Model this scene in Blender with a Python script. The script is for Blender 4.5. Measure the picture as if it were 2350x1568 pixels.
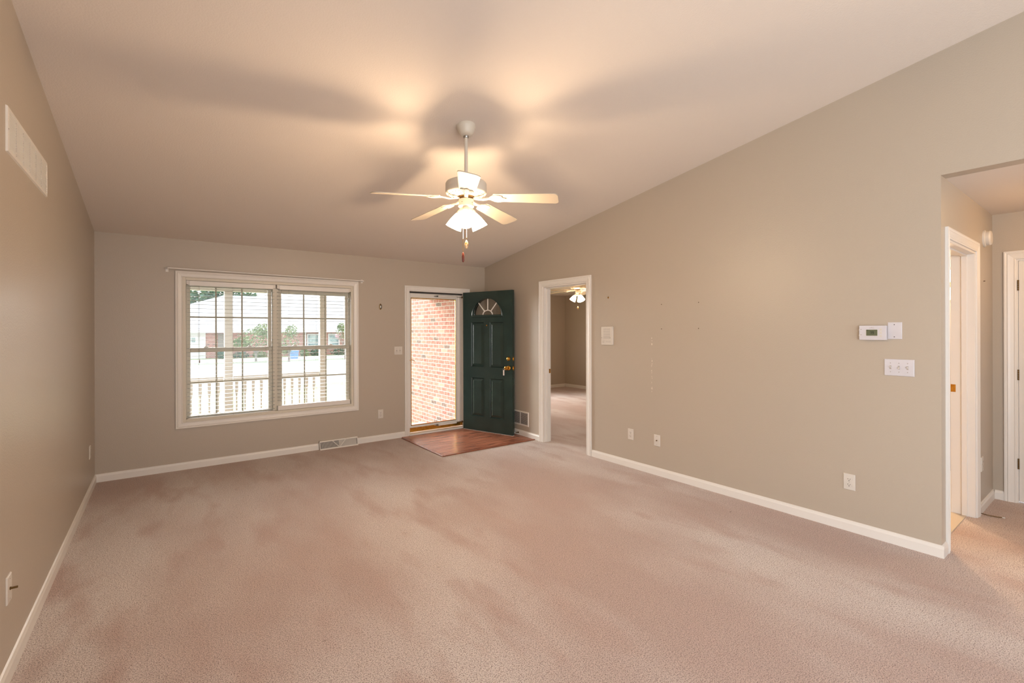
import bpy, bmesh, math, random
from mathutils import Vector, Matrix
random.seed(7)
PI = math.pi
for o in list(bpy.data.objects):
    bpy.data.objects.remove(o)
SC = bpy.context.scene
COL = SC.collection

# ------------------------------------------------------------------ camera
cam = bpy.data.cameras.new('camera')
cam.sensor_width = 36.0
cam.lens = 1074.02 / 2350 * 36
cam.shift_y = -25.47 / 2350
cam.clip_start = 0.05
cam.clip_end = 400
camo = bpy.data.objects.new('camera', cam)
COL.objects.link(camo)
camo.matrix_world = (Matrix.Translation((-4.008, -6.062, 1.467)) @ Matrix.Rotation(-0.6421, 4, 'Z')
                     @ Matrix.Rotation(PI / 2, 4, 'X') @ Matrix.Rotation(-0.0026, 4, 'Z'))
SC.camera = camo

# ------------------------------------------------------------------ light and exposure
SC.view_settings.view_transform = 'Standard'
SC.view_settings.look = 'None'
SC.view_settings.exposure = 1.38
SC.view_settings.gamma = 1.0
SC.view_settings.use_curve_mapping = False
SKY = 1.05
SUN = 6.5
REAR = 5.0
SIDE_FILL = 44.0
BOUNCE = 4.0
SHADE_EMIT = 15.0
BULB = 22.0
world = bpy.data.worlds.new('world')
SC.world = world
world.use_nodes = True
nt = world.node_tree
nt.nodes.clear()
wo = nt.nodes.new('ShaderNodeOutputWorld')
bgn = nt.nodes.new('ShaderNodeBackground')
rampn = nt.nodes.new('ShaderNodeValToRGB')
sep = nt.nodes.new('ShaderNodeSeparateXYZ')
geo = nt.nodes.new('ShaderNodeTexCoord')
nt.links.new(geo.outputs['Generated'], sep.inputs[0])
nt.links.new(sep.outputs['Z'], rampn.inputs[0])
rampn.color_ramp.elements[0].position = 0.0
rampn.color_ramp.elements[0].color = (0.97, 0.98, 1.0, 1)
rampn.color_ramp.elements[1].position = 0.7
rampn.color_ramp.elements[1].color = (0.72, 0.84, 1.0, 1)
nt.links.new(rampn.outputs[0], bgn.inputs[0])
bgn.inputs[1].default_value = SKY
nt.links.new(bgn.outputs[0], wo.inputs[0])


def light(name, kind, loc, energy, color=(1, 1, 1), rot=(0, 0, 0), **kw):
    l = bpy.data.lights.new(name, kind)
    l.energy = energy
    l.color = color
    for k, v in kw.items():
        setattr(l, k, v)
    o = bpy.data.objects.new(name, l)
    o.location = loc
    o.rotation_euler = rot
    COL.objects.link(o)
    return o


light('sun', 'SUN', (0, 0, 20), SUN, (1.0, 0.97, 0.93), (math.radians(66), 0, math.radians(180 + 8)), angle=math.radians(64))
# added fill lamps behind the camera, at assumed openings: rear wall and left wall
light('rear_fill', 'AREA', (-2.3, -8.9, 1.35), REAR, (0.84, 0.93, 1.0), (PI / 2, 0, 0), shape='RECTANGLE', size=4.2, size_y=2.4)

light('side_fill', 'AREA', (-4.60, -7.9, 1.25), SIDE_FILL, (0.84, 0.93, 1.0), (PI / 2, 0, math.radians(-72)), shape='RECTANGLE', size=1.9, size_y=2.1)
# added upward fill lamp behind the camera, brightens the ceiling
light('bounce_fill', 'AREA', (-2.3, -7.6, 1.2), BOUNCE, (0.95, 0.98, 1.0), (math.radians(180 - 35), 0, 0), shape='SQUARE', size=3.0)


def portal(name, loc, rot, sx, sy):
    o = light(name, 'AREA', loc, 1.0, rot=rot, shape='RECTANGLE', size=sx, size_y=sy)
    o.data.cycles.is_portal = True
    return o


portal('window_portal', (-2.93, 0.22, 1.27), (-PI / 2, 0, 0), 1.8, 1.55)
portal('door_portal', (-0.82, 0.22, 1.03), (-PI / 2, 0, 0), 0.95, 2.0)
portal('bedroom_portal', (2.1, 3.1, 1.45), (-PI / 2, 0, 0), 1.8, 1.2)


# ------------------------------------------------------------------ materials
def lin(c):
    return tuple(((v / 255) / 12.92 if v / 255 <= 0.04045 else ((v / 255 + 0.055) / 1.055) ** 2.4) for v in c) + (1,)


def mat(name, rgb, rough=0.5, metal=0.0, bump=None, var=None, emit=None, emit_rgb=None, spec=0.5, coat=0.0, raw=None):
    """bump=(scale, strength, distance); var=(scale, rgb2, lo, hi)"""
    m = bpy.data.materials.new(name)
    m.use_nodes = True
    t = m.node_tree
    b = t.nodes['Principled BSDF']
    b.inputs['Base Color'].default_value = raw if raw else lin(rgb)
    b.inputs['Roughness'].default_value = rough
    b.inputs['Metallic'].default_value = metal
    b.inputs['Specular IOR Level'].default_value = spec
    b.inputs['Coat Weight'].default_value = coat
    tc = t.nodes.new('ShaderNodeTexCoord')
    if bump:
        n = t.nodes.new('ShaderNodeTexNoise')
        n.inputs['Scale'].default_value = bump[0]
        n.inputs['Detail'].default_value = 3
        t.links.new(tc.outputs['Object'], n.inputs['Vector'])
        bn = t.nodes.new('ShaderNodeBump')
        bn.inputs['Strength'].default_value = bump[1]
        bn.inputs['Distance'].default_value = bump[2]
        t.links.new(n.outputs['Fac'], bn.inputs['Height'])
        t.links.new(bn.outputs[0], b.inputs['Normal'])
    if var:
        n = t.nodes.new('ShaderNodeTexNoise')
        n.inputs['Scale'].default_value = var[0]
        n.inputs['Detail'].default_value = 4
        t.links.new(tc.outputs['Object'], n.inputs['Vector'])
        r = t.nodes.new('ShaderNodeMapRange')
        r.inputs['From Min'].default_value = var[2]
        r.inputs['From Max'].default_value = var[3]
        t.links.new(n.outputs['Fac'], r.inputs['Value'])
        x = t.nodes.new('ShaderNodeMix')
        x.data_type = 'RGBA'
        x.inputs[6].default_value = lin(rgb)
        x.inputs[7].default_value = lin(var[1])
        t.links.new(r.outputs[0], x.inputs[0])
        t.links.new(x.outputs[2], b.inputs['Base Color'])
    if emit:
        b.inputs['Emission Color'].default_value = emit_rgb or lin(rgb)
        b.inputs['Emission Strength'].default_value = emit
    return m


M = {}
M['wall'] = mat('wall_paint', (180, 167, 151), 0.38, bump=(130, 0.30, 0.0035), spec=0.55)
M['ceiling'] = mat('ceiling_paint', (224, 213, 202), 0.85, bump=(120, 0.35, 0.004), spec=0.2)
M['grille'] = mat('backlit_grille', (176, 168, 148), 0.5, bump=(30, 0.03, 0.001))  # darker than the sash: backlit shade put into the grille colour
M['sash'] = mat('almond_sash', (212, 203, 186), 0.4, bump=(30, 0.03, 0.001))
M['white'] = mat('white_trim_paint', (226, 220, 213), 0.35, bump=(30, 0.03, 0.001))
M['plate'] = mat('white_plastic', (214, 206, 196), 0.35, var=(6, (208, 200, 190), 0.4, 0.6))
M['plate_cool'] = mat('cool_white_plastic', (208, 203, 206), 0.35, var=(6, (202, 197, 200), 0.4, 0.6))
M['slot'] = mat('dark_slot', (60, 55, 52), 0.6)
M['faint'] = mat('faint_grey_mark', (165, 155, 148), 0.6)
M['vent'] = mat('white_painted_metal', (220, 213, 204), 0.4, bump=(60, 0.03, 0.001))
M['vent_dark'] = mat('vent_interior', (52, 46, 42), 0.9)
M['brass'] = mat('polished_brass', (214, 164, 76), 0.25, 1.0, var=(40, (196, 144, 62), 0.45, 0.6))
M['old_brass'] = mat('aged_brass', (120, 96, 62), 0.4, 1.0)
M['steel'] = mat('grey_steel', (170, 168, 164), 0.3, 1.0)
M['green'] = mat('green_door_paint', (32, 51, 47), 0.27, bump=(14, 0.04, 0.002), var=(5, (36, 56, 51), 0.45, 0.62), spec=0.6)
M['fan'] = mat('fan_white_enamel', (214, 205, 190), 0.35)
M['blade'] = mat('fan_blade_white', (190, 178, 160), 0.45, bump=(40, 0.04, 0.001))
M['slat'] = mat('vinyl_slat', (188, 185, 177), 0.5)
M['pull'] = mat('red_wood_pull', (120, 44, 22), 0.35, var=(60, (90, 30, 14), 0.4, 0.6))
M['lcd'] = mat('thermostat_screen', (98, 102, 80), 0.25)
M['lcd_ink'] = mat('screen_digits', (28, 34, 24), 0.5)
M['keytag'] = mat('key_tag', (214, 204, 196), 0.4)
M['post'] = mat('porch_white_paint', (178, 170, 160), 0.5, bump=(30, 0.05, 0.001))
M['concrete'] = mat('concrete', (190, 186, 180), 0.85, var=(3, (178, 174, 168), 0.4, 0.6), bump=(60, 0.1, 0.002))
M['road'] = mat('pale_asphalt', (176, 172, 168), 0.9, var=(1.2, (164, 160, 156), 0.4, 0.6))
M['lawn'] = mat('lawn_grass', (128, 148, 96), 0.95, var=(1.1, (176, 178, 140), 0.35, 0.65), bump=(20, 0.3, 0.02))
M['grass2'] = mat('deep_lawn_grass', (74, 104, 70), 0.95, var=(1.4, (104, 128, 92), 0.35, 0.65))
M['roof'] = mat('pale_shingle', (196, 192, 190), 0.9, var=(2, (184, 180, 178), 0.4, 0.6))
M['siding'] = mat('white_siding', (225, 222, 218), 0.6, bump=(10, 0.02, 0.001))
M['leaf'] = mat('leaf_green', (98, 122, 76), 0.7, var=(2.2, (146, 156, 104), 0.4, 0.65))
M['leaf_dark'] = mat('leaf_deep_green', (66, 98, 74), 0.7, var=(0.8, (96, 128, 100), 0.4, 0.65))
M['leaf_pink'] = mat('pink_petals', (204, 70, 100), 0.6, var=(30, (240, 220, 224), 0.45, 0.5))
M['bark'] = mat('pale_bark', (150, 142, 132), 0.9, bump=(12, 0.4, 0.02))
M['blue'] = mat('blue_plastic', (112, 150, 200), 0.4, var=(3, (122, 160, 206), 0.4, 0.6))
M['house_glass'] = mat('house_window_glass', (120, 140, 140), 0.1, var=(1.5, (190, 205, 200), 0.4, 0.6))
M['tassel'] = mat('cord_tassel', (120, 90, 76), 0.5)
M['rubber'] = mat('pale_rubber', (215, 210, 200), 0.5)
M['cable'] = mat('cable_jacket', (150, 120, 80), 0.5, var=(80, (206, 198, 186), 0.5, 0.55))
M['tile'] = mat('bathroom_tile', (200, 186, 166), 0.3)
M['cabinet'] = mat('oak_cabinet', (140, 96, 60), 0.5, var=(8, (110, 72, 42), 0.4, 0.6))
M['nail'] = mat('dark_nail', (84, 62, 44), 0.5, 0.6)
M['chip'] = mat('paint_chip', (214, 204, 190), 0.6)
M['crystal'] = mat('amber_crystal', (232, 200, 150), 0.08, var=(90, (170, 110, 60), 0.45, 0.55), coat=1.0)


def emat(name, rgb, strength):
    m = bpy.data.materials.new(name)
    m.use_nodes = True
    t = m.node_tree
    t.nodes.clear()
    e = t.nodes.new('ShaderNodeEmission')
    e.inputs[0].default_value = rgb
    e.inputs[1].default_value = strength
    o = t.nodes.new('ShaderNodeOutputMaterial')
    t.links.new(e.outputs[0], o.inputs[0])
    return m


M['shade'] = emat('lit_frosted_glass', (1.0, 0.72, 0.45, 1), SHADE_EMIT)
M['hall_glow'] = emat('lit_dome_glass', (1.0, 0.60, 0.24, 1), 12.0)
M['bath_glow'] = emat('lit_vanity_globe', (1.0, 0.80, 0.55, 1), 10.0)


def glass(name):
    m = bpy.data.materials.new(name)
    m.use_nodes = True
    t = m.node_tree
    t.nodes.clear()
    tr = t.nodes.new('ShaderNodeBsdfTransparent')
    tr.inputs[0].default_value = (0.97, 0.975, 0.97, 1)
    gl = t.nodes.new('ShaderNodeBsdfGlossy')
    gl.inputs['Roughness'].default_value = 0.02
    fr = t.nodes.new('ShaderNodeFresnel')
    fr.inputs[0].default_value = 1.45
    mx = t.nodes.new('ShaderNodeMixShader')
    o = t.nodes.new('ShaderNodeOutputMaterial')
    t.links.new(fr.outputs[0], mx.inputs[0])
    t.links.new(tr.outputs[0], mx.inputs[1])
    t.links.new(gl.outputs[0], mx.inputs[2])
    t.links.new(mx.outputs[0], o.inputs[0])
    return m


M['glass'] = glass('window_glass')


def carpet():
    m = bpy.data.materials.new('carpet_pile')
    m.use_nodes = True
    t = m.node_tree
    b = t.nodes['Principled BSDF']
    b.inputs['Roughness'].default_value = 1.0
    b.inputs['Specular IOR Level'].default_value = 0.1
    b.inputs['Sheen Weight'].default_value = 0.25
    b.inputs['Sheen Roughness'].default_value = 0.5
    tc = t.nodes.new('ShaderNodeTexCoord')

    def noise(scale, detail=3, sc=None, rot=0.0):
        n = t.nodes.new('ShaderNodeTexNoise')
        n.inputs['Scale'].default_value = scale
        n.inputs['Detail'].default_value = detail
        if sc:
            mp = t.nodes.new('ShaderNodeMapping')
            mp.inputs['Scale'].default_value = sc
            mp.inputs['Rotation'].default_value = (0, 0, rot)
            t.links.new(tc.outputs['Object'], mp.inputs[0])
            t.links.new(mp.outputs[0], n.inputs['Vector'])
        else:
            t.links.new(tc.outputs['Object'], n.inputs['Vector'])
        return n.outputs['Fac']

    def mix(fac, a, bb, lo, hi):
        r = t.nodes.new('ShaderNodeMapRange')
        r.inputs['From Min'].default_value = lo
        r.inputs['From Max'].default_value = hi
        t.links.new(fac, r.inputs['Value'])
        x = t.nodes.new('ShaderNodeMix')
        x.data_type = 'RGBA'
        t.links.new(r.outputs[0], x.inputs[0])
        for i, v in ((6, a), (7, bb)):
            if isinstance(v, tuple):
                x.inputs[i].default_value = v
            else:
                t.links.new(v, x.inputs[i])
        return x.outputs[2]
    big = mix(noise(0.8, 3, (1, 0.5, 1), 0.5), lin((216, 190, 179)), lin((246, 233, 226)), 0.38, 0.6)
    big = mix(noise(4.5, 5, (1, 0.35, 1), -0.6), lin((218, 190, 179)), big, 0.30, 0.50)
    fine_n = noise(210, 5)
    fine = mix(fine_n, lin((120, 94, 84)), big, 0.32, 0.53)
    fine2 = mix(noise(120, 5), lin((166, 138, 127)), fine, 0.30, 0.46)
    fine2 = mix(noise(260, 3), fine2, lin((244, 232, 224)), 0.58, 0.84)
    fine2 = mix(noise(8, 3, (1, 3.2, 1), 0.35), fine2, lin((112, 84, 70)), 0.735, 0.80)
    t.links.new(fine2, b.inputs['Base Color'])
    bn = t.nodes.new('ShaderNodeBump')
    bn.inputs['Strength'].default_value = 0.9
    bn.inputs['Distance'].default_value = 0.012
    t.links.new(fine_n, bn.inputs['Height'])
    t.links.new(bn.outputs[0], b.inputs['Normal'])
    return m


M['carpet'] = carpet()


def wood():
    m = bpy.data.materials.new('laminate_planks')
    m.use_nodes = True
    t = m.node_tree
    b = t.nodes['Principled BSDF']
    b.inputs['Roughness'].default_value = 0.27
    tc = t.nodes.new('ShaderNodeTexCoord')
    mp = t.nodes.new('ShaderNodeMapping')
    mp.inputs['Scale'].default_value = (1.2, 14, 1)
    t.links.new(tc.outputs['Object'], mp.inputs[0])
    n = t.nodes.new('ShaderNodeTexNoise')
    n.inputs['Scale'].default_value = 2.2
    n.inputs['Detail'].default_value = 6
    n.inputs['Distortion'].default_value = 0.6
    t.links.new(mp.outputs[0], n.inputs['Vector'])
    r = t.nodes.new('ShaderNodeValToRGB')
    r.color_ramp.elements[0].position = 0.3
    r.color_ramp.elements[0].color = lin((78, 38, 24))
    r.color_ramp.elements[1].position = 0.68
    r.color_ramp.elements[1].color = lin((188, 126, 98))
    e = r.color_ramp.elements.new(0.48)
    e.color = lin((162, 100, 74))
    t.links.new(n.outputs['Fac'], r.inputs[0])
    bt = t.nodes.new('ShaderNodeTexBrick')
    bt.offset = 0.37
    bt.inputs['Scale'].default_value = 1.0
    bt.inputs['Brick Width'].default_value = 1.1
    bt.inputs['Row Height'].default_value = 0.19
    bt.inputs['Mortar Size'].default_value = 0.0012
    bt.inputs['Color1'].default_value = (1, 1, 1, 1)
    bt.inputs['Color2'].default_value = (0.78, 0.76, 0.74, 1)
    bt.inputs['Mortar'].default_value = (0.25, 0.2, 0.18, 1)
    t.links.new(tc.outputs['Object'], bt.inputs['Vector'])
    x = t.nodes.new('ShaderNodeMix')
    x.data_type = 'RGBA'
    x.blend_type = 'MULTIPLY'
    x.inputs[0].default_value = 1
    t.links.new(r.outputs[0], x.inputs[6])
    t.links.new(bt.outputs['Color'], x.inputs[7])
    t.links.new(x.outputs[2], b.inputs['Base Color'])
    return m


M['wood'] = wood()
M['strip'] = mat('transition_strip_wood', (150, 88, 60), 0.35, var=(12, (120, 66, 44), 0.4, 0.6))


def brick(name, axis, bw=0.20, rh=0.0677, c1=(170, 98, 84), c2=(188, 126, 108), mort=(206, 198, 188)):
    """bricks laid in the plane spanned by `axis` ('X' or 'Y') and Z, in metres"""
    m = bpy.data.materials.new(name)
    m.use_nodes = True
    t = m.node_tree
    b = t.nodes['Principled BSDF']
    b.inputs['Roughness'].default_value = 0.9
    tc = t.nodes.new('ShaderNodeTexCoord')
    sp = t.nodes.new('ShaderNodeSeparateXYZ')
    cb = t.nodes.new('ShaderNodeCombineXYZ')
    t.links.new(tc.outputs['Object'], sp.inputs[0])
    t.links.new(sp.outputs[axis], cb.inputs['X'])
    t.links.new(sp.outputs['Z'], cb.inputs['Y'])
    bt = t.nodes.new('ShaderNodeTexBrick')
    bt.inputs['Scale'].default_value = 1.0
    bt.inputs['Brick Width'].default_value = bw
    bt.inputs['Row Height'].default_value = rh
    bt.inputs['Mortar Size'].default_value = 0.006
    bt.inputs['Mortar Smooth'].default_value = 0.1
    bt.inputs['Bias'].default_value = 0.0
    bt.inputs['Color1'].default_value = (0, 0, 0, 1)
    bt.inputs['Color2'].default_value = (1, 1, 1, 1)
    bt.inputs['Mortar'].default_value = (0.5, 0.5, 0.5, 1)
    t.links.new(cb.outputs[0], bt.inputs['Vector'])
    ramp = t.nodes.new('ShaderNodeValToRGB')
    ramp.color_ramp.interpolation = 'CONSTANT'
    cr = ramp.color_ramp
    cr.elements[0].position = 0.0
    cr.elements[0].color = lin((92, 82, 76))
    cr.elements[1].position = 0.055
    cr.elements[1].color = lin(c1)
    for p_, c_ in ((0.3, (180, 106, 92)), (0.5, c2), (0.68, (160, 90, 78)), (0.8, (182, 116, 100)), (0.975, (206, 160, 138))):
        e = cr.elements.new(p_)
        e.color = lin(c_)
    t.links.new(bt.outputs['Color'], ramp.inputs[0])
    n = t.nodes.new('ShaderNodeTexNoise')
    n.inputs['Scale'].default_value = 26
    n.inputs['Detail'].default_value = 4
    t.links.new(tc.outputs['Object'], n.inputs['Vector'])
    mr = t.nodes.new('ShaderNodeMapRange')
    mr.inputs['From Min'].default_value = 0.3
    mr.inputs['From Max'].default_value = 0.7
    mr.inputs['To Min'].default_value = 0.0
    mr.inputs['To Max'].default_value = 0.6
    t.links.new(n.outputs['Fac'], mr.inputs['Value'])
    mx0 = t.nodes.new('ShaderNodeMix')
    mx0.data_type = 'RGBA'
    mx0.inputs[7].default_value = lin((208, 168, 150))
    t.links.new(mr.outputs[0], mx0.inputs[0])
    t.links.new(ramp.outputs[0], mx0.inputs[6])
    mx = t.nodes.new('ShaderNodeMix')
    mx.data_type = 'RGBA'
    mx.inputs[7].default_value = lin(mort)
    t.links.new(bt.outputs['Fac'], mx.inputs[0])
    t.links.new(mx0.outputs[2], mx.inputs[6])
    t.links.new(mx.outputs[2], b.inputs['Base Color'])
    bn = t.nodes.new('ShaderNodeBump')
    bn.invert = True
    bn.inputs['Strength'].default_value = 0.5
    bn.inputs['Distance'].default_value = 0.006
    t.links.new(bt.outputs['Fac'], bn.inputs['Height'])
    t.links.new(bn.outputs[0], b.inputs['Normal'])
    return m


M['brick'] = brick('porch_brick', 'Y')
M['brick_far'] = brick('house_brick', 'X', 0.21, 0.08, (150, 96, 84), (170, 118, 104), (190, 180, 170))


# ------------------------------------------------------------------ geometry helpers
class B:
    def __init__(s):
        s.bm = bmesh.new()

    def box(s, x0, x1, y0, y1, z0, z1):
        v = [s.bm.verts.new(p) for p in ((x0, y0, z0), (x1, y0, z0), (x1, y1, z0), (x0, y1, z0),
                                         (x0, y0, z1), (x1, y0, z1), (x1, y1, z1), (x0, y1, z1))]
        for f in ((3, 2, 1, 0), (4, 5, 6, 7), (0, 1, 5, 4), (1, 2, 6, 5), (2, 3, 7, 6), (3, 0, 4, 7)):
            s.bm.faces.new([v[i] for i in f])
        return s

    def hexa(s, pts):
        v = [s.bm.verts.new(p) for p in pts]
        for f in ((3, 2, 1, 0), (4, 5, 6, 7), (0, 1, 5, 4), (1, 2, 6, 5), (2, 3, 7, 6), (3, 0, 4, 7)):
            s.bm.faces.new([v[i] for i in f])
        return s

    def tube(s, p0, p1, r0, r1=None, n=16, caps=True):
        r1 = r0 if r1 is None else r1
        p0, p1 = Vector(p0), Vector(p1)
        d = (p1 - p0).normalized()
        a = d.orthogonal().normalized()
        b = d.cross(a)
        A = [s.bm.verts.new(p0 + (a * math.cos(2 * PI * i / n) + b * math.sin(2 * PI * i / n)) * r0) for i in range(n)]
        Bv = [s.bm.verts.new(p1 + (a * math.cos(2 * PI * i / n) + b * math.sin(2 * PI * i / n)) * r1) for i in range(n)]
        for i in range(n):
            j = (i + 1) % n
            s.bm.faces.new((A[i], A[j], Bv[j], Bv[i]))
        if caps:
            s.bm.faces.new(A[::-1])
            s.bm.faces.new(Bv)
        return s

    def path(s, pts, r, n=8):
        for a, b in zip(pts[:-1], pts[1:]):
            s.tube(a, b, r, n=n)
        return s

    def lathe(s, prof, o=(0, 0, 0), ax=(0, 0, 1), n=32, close=True):
        """prof = [(radius, height)...] along axis ax from o"""
        o, d = Vector(o), Vector(ax).normalized()
        a = d.orthogonal().normalized()
        b = d.cross(a)
        rings = []
        for r, h in prof:
            if r < 1e-6:
                rings.append([s.bm.verts.new(o + d * h)])
            else:
                rings.append([s.bm.verts.new(o + d * h + (a * math.cos(2 * PI * i / n) + b * math.sin(2 * PI * i / n)) * r) for i in range(n)])
        for A, C in zip(rings[:-1], rings[1:]):
            for i in range(n):
                j = (i + 1) % n
                if len(A) == 1 and len(C) == 1:
                    continue
                if len(A) == 1:
                    s.bm.faces.new((A[0], C[j], C[i]))
                elif len(C) == 1:
                    s.bm.faces.new((A[i], A[j], C[0]))
                else:
                    s.bm.faces.new((A[i], A[j], C[j], C[i]))
        if close:
            if len(rings[0]) > 1:
                s.bm.faces.new(rings[0][::-1])
            if len(rings[-1]) > 1:
                s.bm.faces.new(rings[-1])
        return s

    def prism(s, poly, y0, y1):
        """poly of (x, z), extruded in y"""
        A = [s.bm.verts.new((x, y0, z)) for x, z in poly]
        C = [s.bm.verts.new((x, y1, z)) for x, z in poly]
        n = len(poly)
        s.bm.faces.new(A)
        s.bm.faces.new(C[::-1])
        for i in range(n):
            j = (i + 1) % n
            s.bm.faces.new((A[j], A[i], C[i], C[j]))
        return s

    def slab(s, poly, z0, z1):
        """poly of (x, y), extruded in z"""
        A = [s.bm.verts.new((x, y, z0)) for x, y in poly]
        C = [s.bm.verts.new((x, y, z1)) for x, y in poly]
        n = len(poly)
        s.bm.faces.new(A[::-1])
        s.bm.faces.new(C)
        for i in range(n):
            j = (i + 1) % n
            s.bm.faces.new((A[i], A[j], C[j], C[i]))
        return s

    def frustum(s, x0, x1, z0, z1, yb, inset, yt):
        """raised panel: base rect at y=yb, top rect inset at y=yt (towards -y or +y)"""
        a = [(x0, yb, z0), (x1, yb, z0), (x1, yb, z1), (x0, yb, z1)]
        b = [(x0 + inset, yt, z0 + inset), (x1 - inset, yt, z0 + inset), (x1 - inset, yt, z1 - inset), (x0 + inset, yt, z1 - inset)]
        va = [s.bm.verts.new(p) for p in a]
        vb = [s.bm.verts.new(p) for p in b]
        s.bm.faces.new(vb)
        s.bm.faces.new(va[::-1])
        for i in range(4):
            j = (i + 1) % 4
            s.bm.faces.new((va[i], va[j], vb[j], vb[i]))
        return s

    def rprism(s, x0, x1, z0, z1, r, y0, y1, n=5):
        """rounded rectangle in xz extruded in y"""
        pts = []
        for cx, cz, a0 in ((x1 - r, z1 - r, 0), (x0 + r, z1 - r, 90), (x0 + r, z0 + r, 180), (x1 - r, z0 + r, 270)):
            for k in range(n + 1):
                a = math.radians(a0 + 90 * k / n)
                pts.append((cx + r * math.cos(a), cz + r * math.sin(a)))
        return s.prism(pts, y0, y1)

    def sphere(s, c, r, seg=16, ring=10, sc=(1, 1, 1)):
        m = Matrix.Translation(c) @ Matrix.Diagonal((sc[0], sc[1], sc[2], 1))
        bmesh.ops.create_uvsphere(s.bm, u_segments=seg, v_segments=ring, radius=r, matrix=m)
        return s

    def casing(s, x0, x1, z0, z1, prof, closed, sgn=-1):
        """mitred moulding round rect (x0..x1, z0..z1); prof = [(outward offset, thickness)...]; y = sgn*thickness"""
        loops = []
        for w, th in prof:
            y = sgn * th
            if closed:
                P = [(x0 - w, z0 - w), (x0 - w, z1 + w), (x1 + w, z1 + w), (x1 + w, z0 - w)]
            else:
                P = [(x0 - w, z0), (x0 - w, z1 + w), (x1 + w, z1 + w), (x1 + w, z0)]
            loops.append([s.bm.verts.new((x, y, z)) for x, z in P])
        for A, C in zip(loops[:-1], loops[1:]):
            for i in range(4 if closed else 3):
                j = (i + 1) % 4
                s.bm.faces.new((A[i], A[j], C[j], C[i]))
        if not closed:
            for k in (0, 3):
                s.bm.faces.new([L[k] for L in loops])
        return s


def obj(name, b, m, parent=None, smooth=False, bevel=0.0, loc=None, rot=None, seg=2):
    me = bpy.data.meshes.new(name)
    bmesh.ops.recalc_face_normals(b.bm, faces=b.bm.faces[:])
    b.bm.to_mesh(me)
    b.bm.free()
    me.materials.append(m)
    o = bpy.data.objects.new(name, me)
    COL.objects.link(o)
    if parent:
        o.parent = parent
    if loc:
        o.location = loc
    if rot:
        o.rotation_euler = rot
    if smooth:
        for p_ in me.polygons:
            p_.use_smooth = True
        md = o.modifiers.new('edges', 'EDGE_SPLIT')
        md.split_angle = math.radians(38)
    if bevel:
        md = o.modifiers.new('bevel', 'BEVEL')
        md.width = bevel
        md.segments = seg
        md.limit_method = 'ANGLE'
    return o


def thing(name, label, cat, loc=(0, 0, 0), rotz=0.0, group=None, kind=None):
    o = bpy.data.objects.new(name, None)
    COL.objects.link(o)
    o.empty_display_size = 0.05
    o.location = loc
    o.rotation_euler = (0, 0, rotz)
    return tag(o, label, cat, group, kind)


def tag(o, label, cat, group=None, kind=None):
    o['label'] = label
    o['category'] = cat
    if group:
        o['group'] = group
    if kind:
        o['kind'] = kind
    return o


def struct(name, b, m, label, cat, **kw):
    return tag(obj(name, b, m, **kw), label, cat, kind='structure')


def copy_tree(o, parent=None):
    c = o.copy()
    COL.objects.link(c)
    c.parent = parent
    for ch in o.children:
        copy_tree(ch, c)
    return c


def boolean_cut(o, cutters):
    for c in cutters:
        md = o.modifiers.new('cut', 'BOOLEAN')
        md.operation = 'DIFFERENCE'
        md.solver = 'EXACT'
        md.object = c
    bpy.context.view_layer.update()
    dg = bpy.context.evaluated_depsgraph_get()
    me = bpy.data.meshes.new_from_object(o.evaluated_get(dg))
    o.modifiers.clear()
    o.data = me
    for c in cutters:
        bpy.data.objects.remove(c)


# ------------------------------------------------------------------ room measures
W = 4.533          # room width; right wall x=0, left wall x=-W, back wall y=0
H = 2.44
SL = 0.1536        # ceiling rises towards the rear
YE = -5.306        # end of the right wall
HX = 1.769         # far wall of the hallway
HZ = 2.457
REARY = -9.0
BT = 0.17          # back wall thickness
RT = 0.115


def ceil_z(y):
    return H - SL * y


def wall_cells(b, mapf, a_cuts, z_cuts, holes, topf=None):
    """cells between cuts except holes; mapf(a, t, z) -> world, t in 0..1 through the wall"""
    for i in range(len(a_cuts) - 1):
        for k in range(len(z_cuts) - 1):
            a0, a1, z0, z1 = a_cuts[i], a_cuts[i + 1], z_cuts[k], z_cuts[k + 1]
            am, zm = (a0 + a1) / 2, (z0 + (z1 if z1 is not None else z0 + 0.1)) / 2
            if any(h[0] < am < h[1] and h[2] < zm < h[3] for h in holes):
                continue
            def top(a):
                return topf(a) if z1 is None else z1
            b.hexa([mapf(a0, 0, z0), mapf(a1, 0, z0), mapf(a1, 1, z0), mapf(a0, 1, z0),
                    mapf(a0, 0, top(a0)), mapf(a1, 0, top(a1)), mapf(a1, 1, top(a1)), mapf(a0, 1, top(a0))])
    bmesh.ops.remove_doubles(b.bm, verts=b.bm.verts[:], dist=1e-5)
    # drop the faces shared by two cells
    seen = {}
    for f in b.bm.faces:
        k = tuple(sorted(v.index for v in f.verts))
    b.bm.verts.index_update()
    for f in list(b.bm.faces):
        seen.setdefault(tuple(sorted(v.index for v in f.verts)), []).append(f)
    bmesh.ops.delete(b.bm, geom=[f for fs in seen.values() if len(fs) > 1 for f in fs], context='FACES_ONLY')
    return b


WX0, WX1, WZ0, WZ1 = -3.834, -2.030, 0.500, 2.042      # window opening
DX0, DX1, DZ1 = -1.272, -0.338, 2.035                  # entry door opening
RY0, RY1, RZ1 = -1.385, -2.178, 2.042                  # bedroom doorway
BX1, BY1, BZ = 4.43, 2.90, 2.36                        # bedroom

# floors
b = B()
b.box(-W, HX + 0.3, REARY, 0.0, -0.05, 0.0)
b.box(RT, BX1, 0.0, BY1, -0.05, 0.0)
b.box(HX + 0.3, BX1, -3.0, 0.0, -0.05, 0.0)
struct('floor', b, M['carpet'], 'pinkish beige carpet covering the living room, hallway and bedroom', 'carpet')
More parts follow.
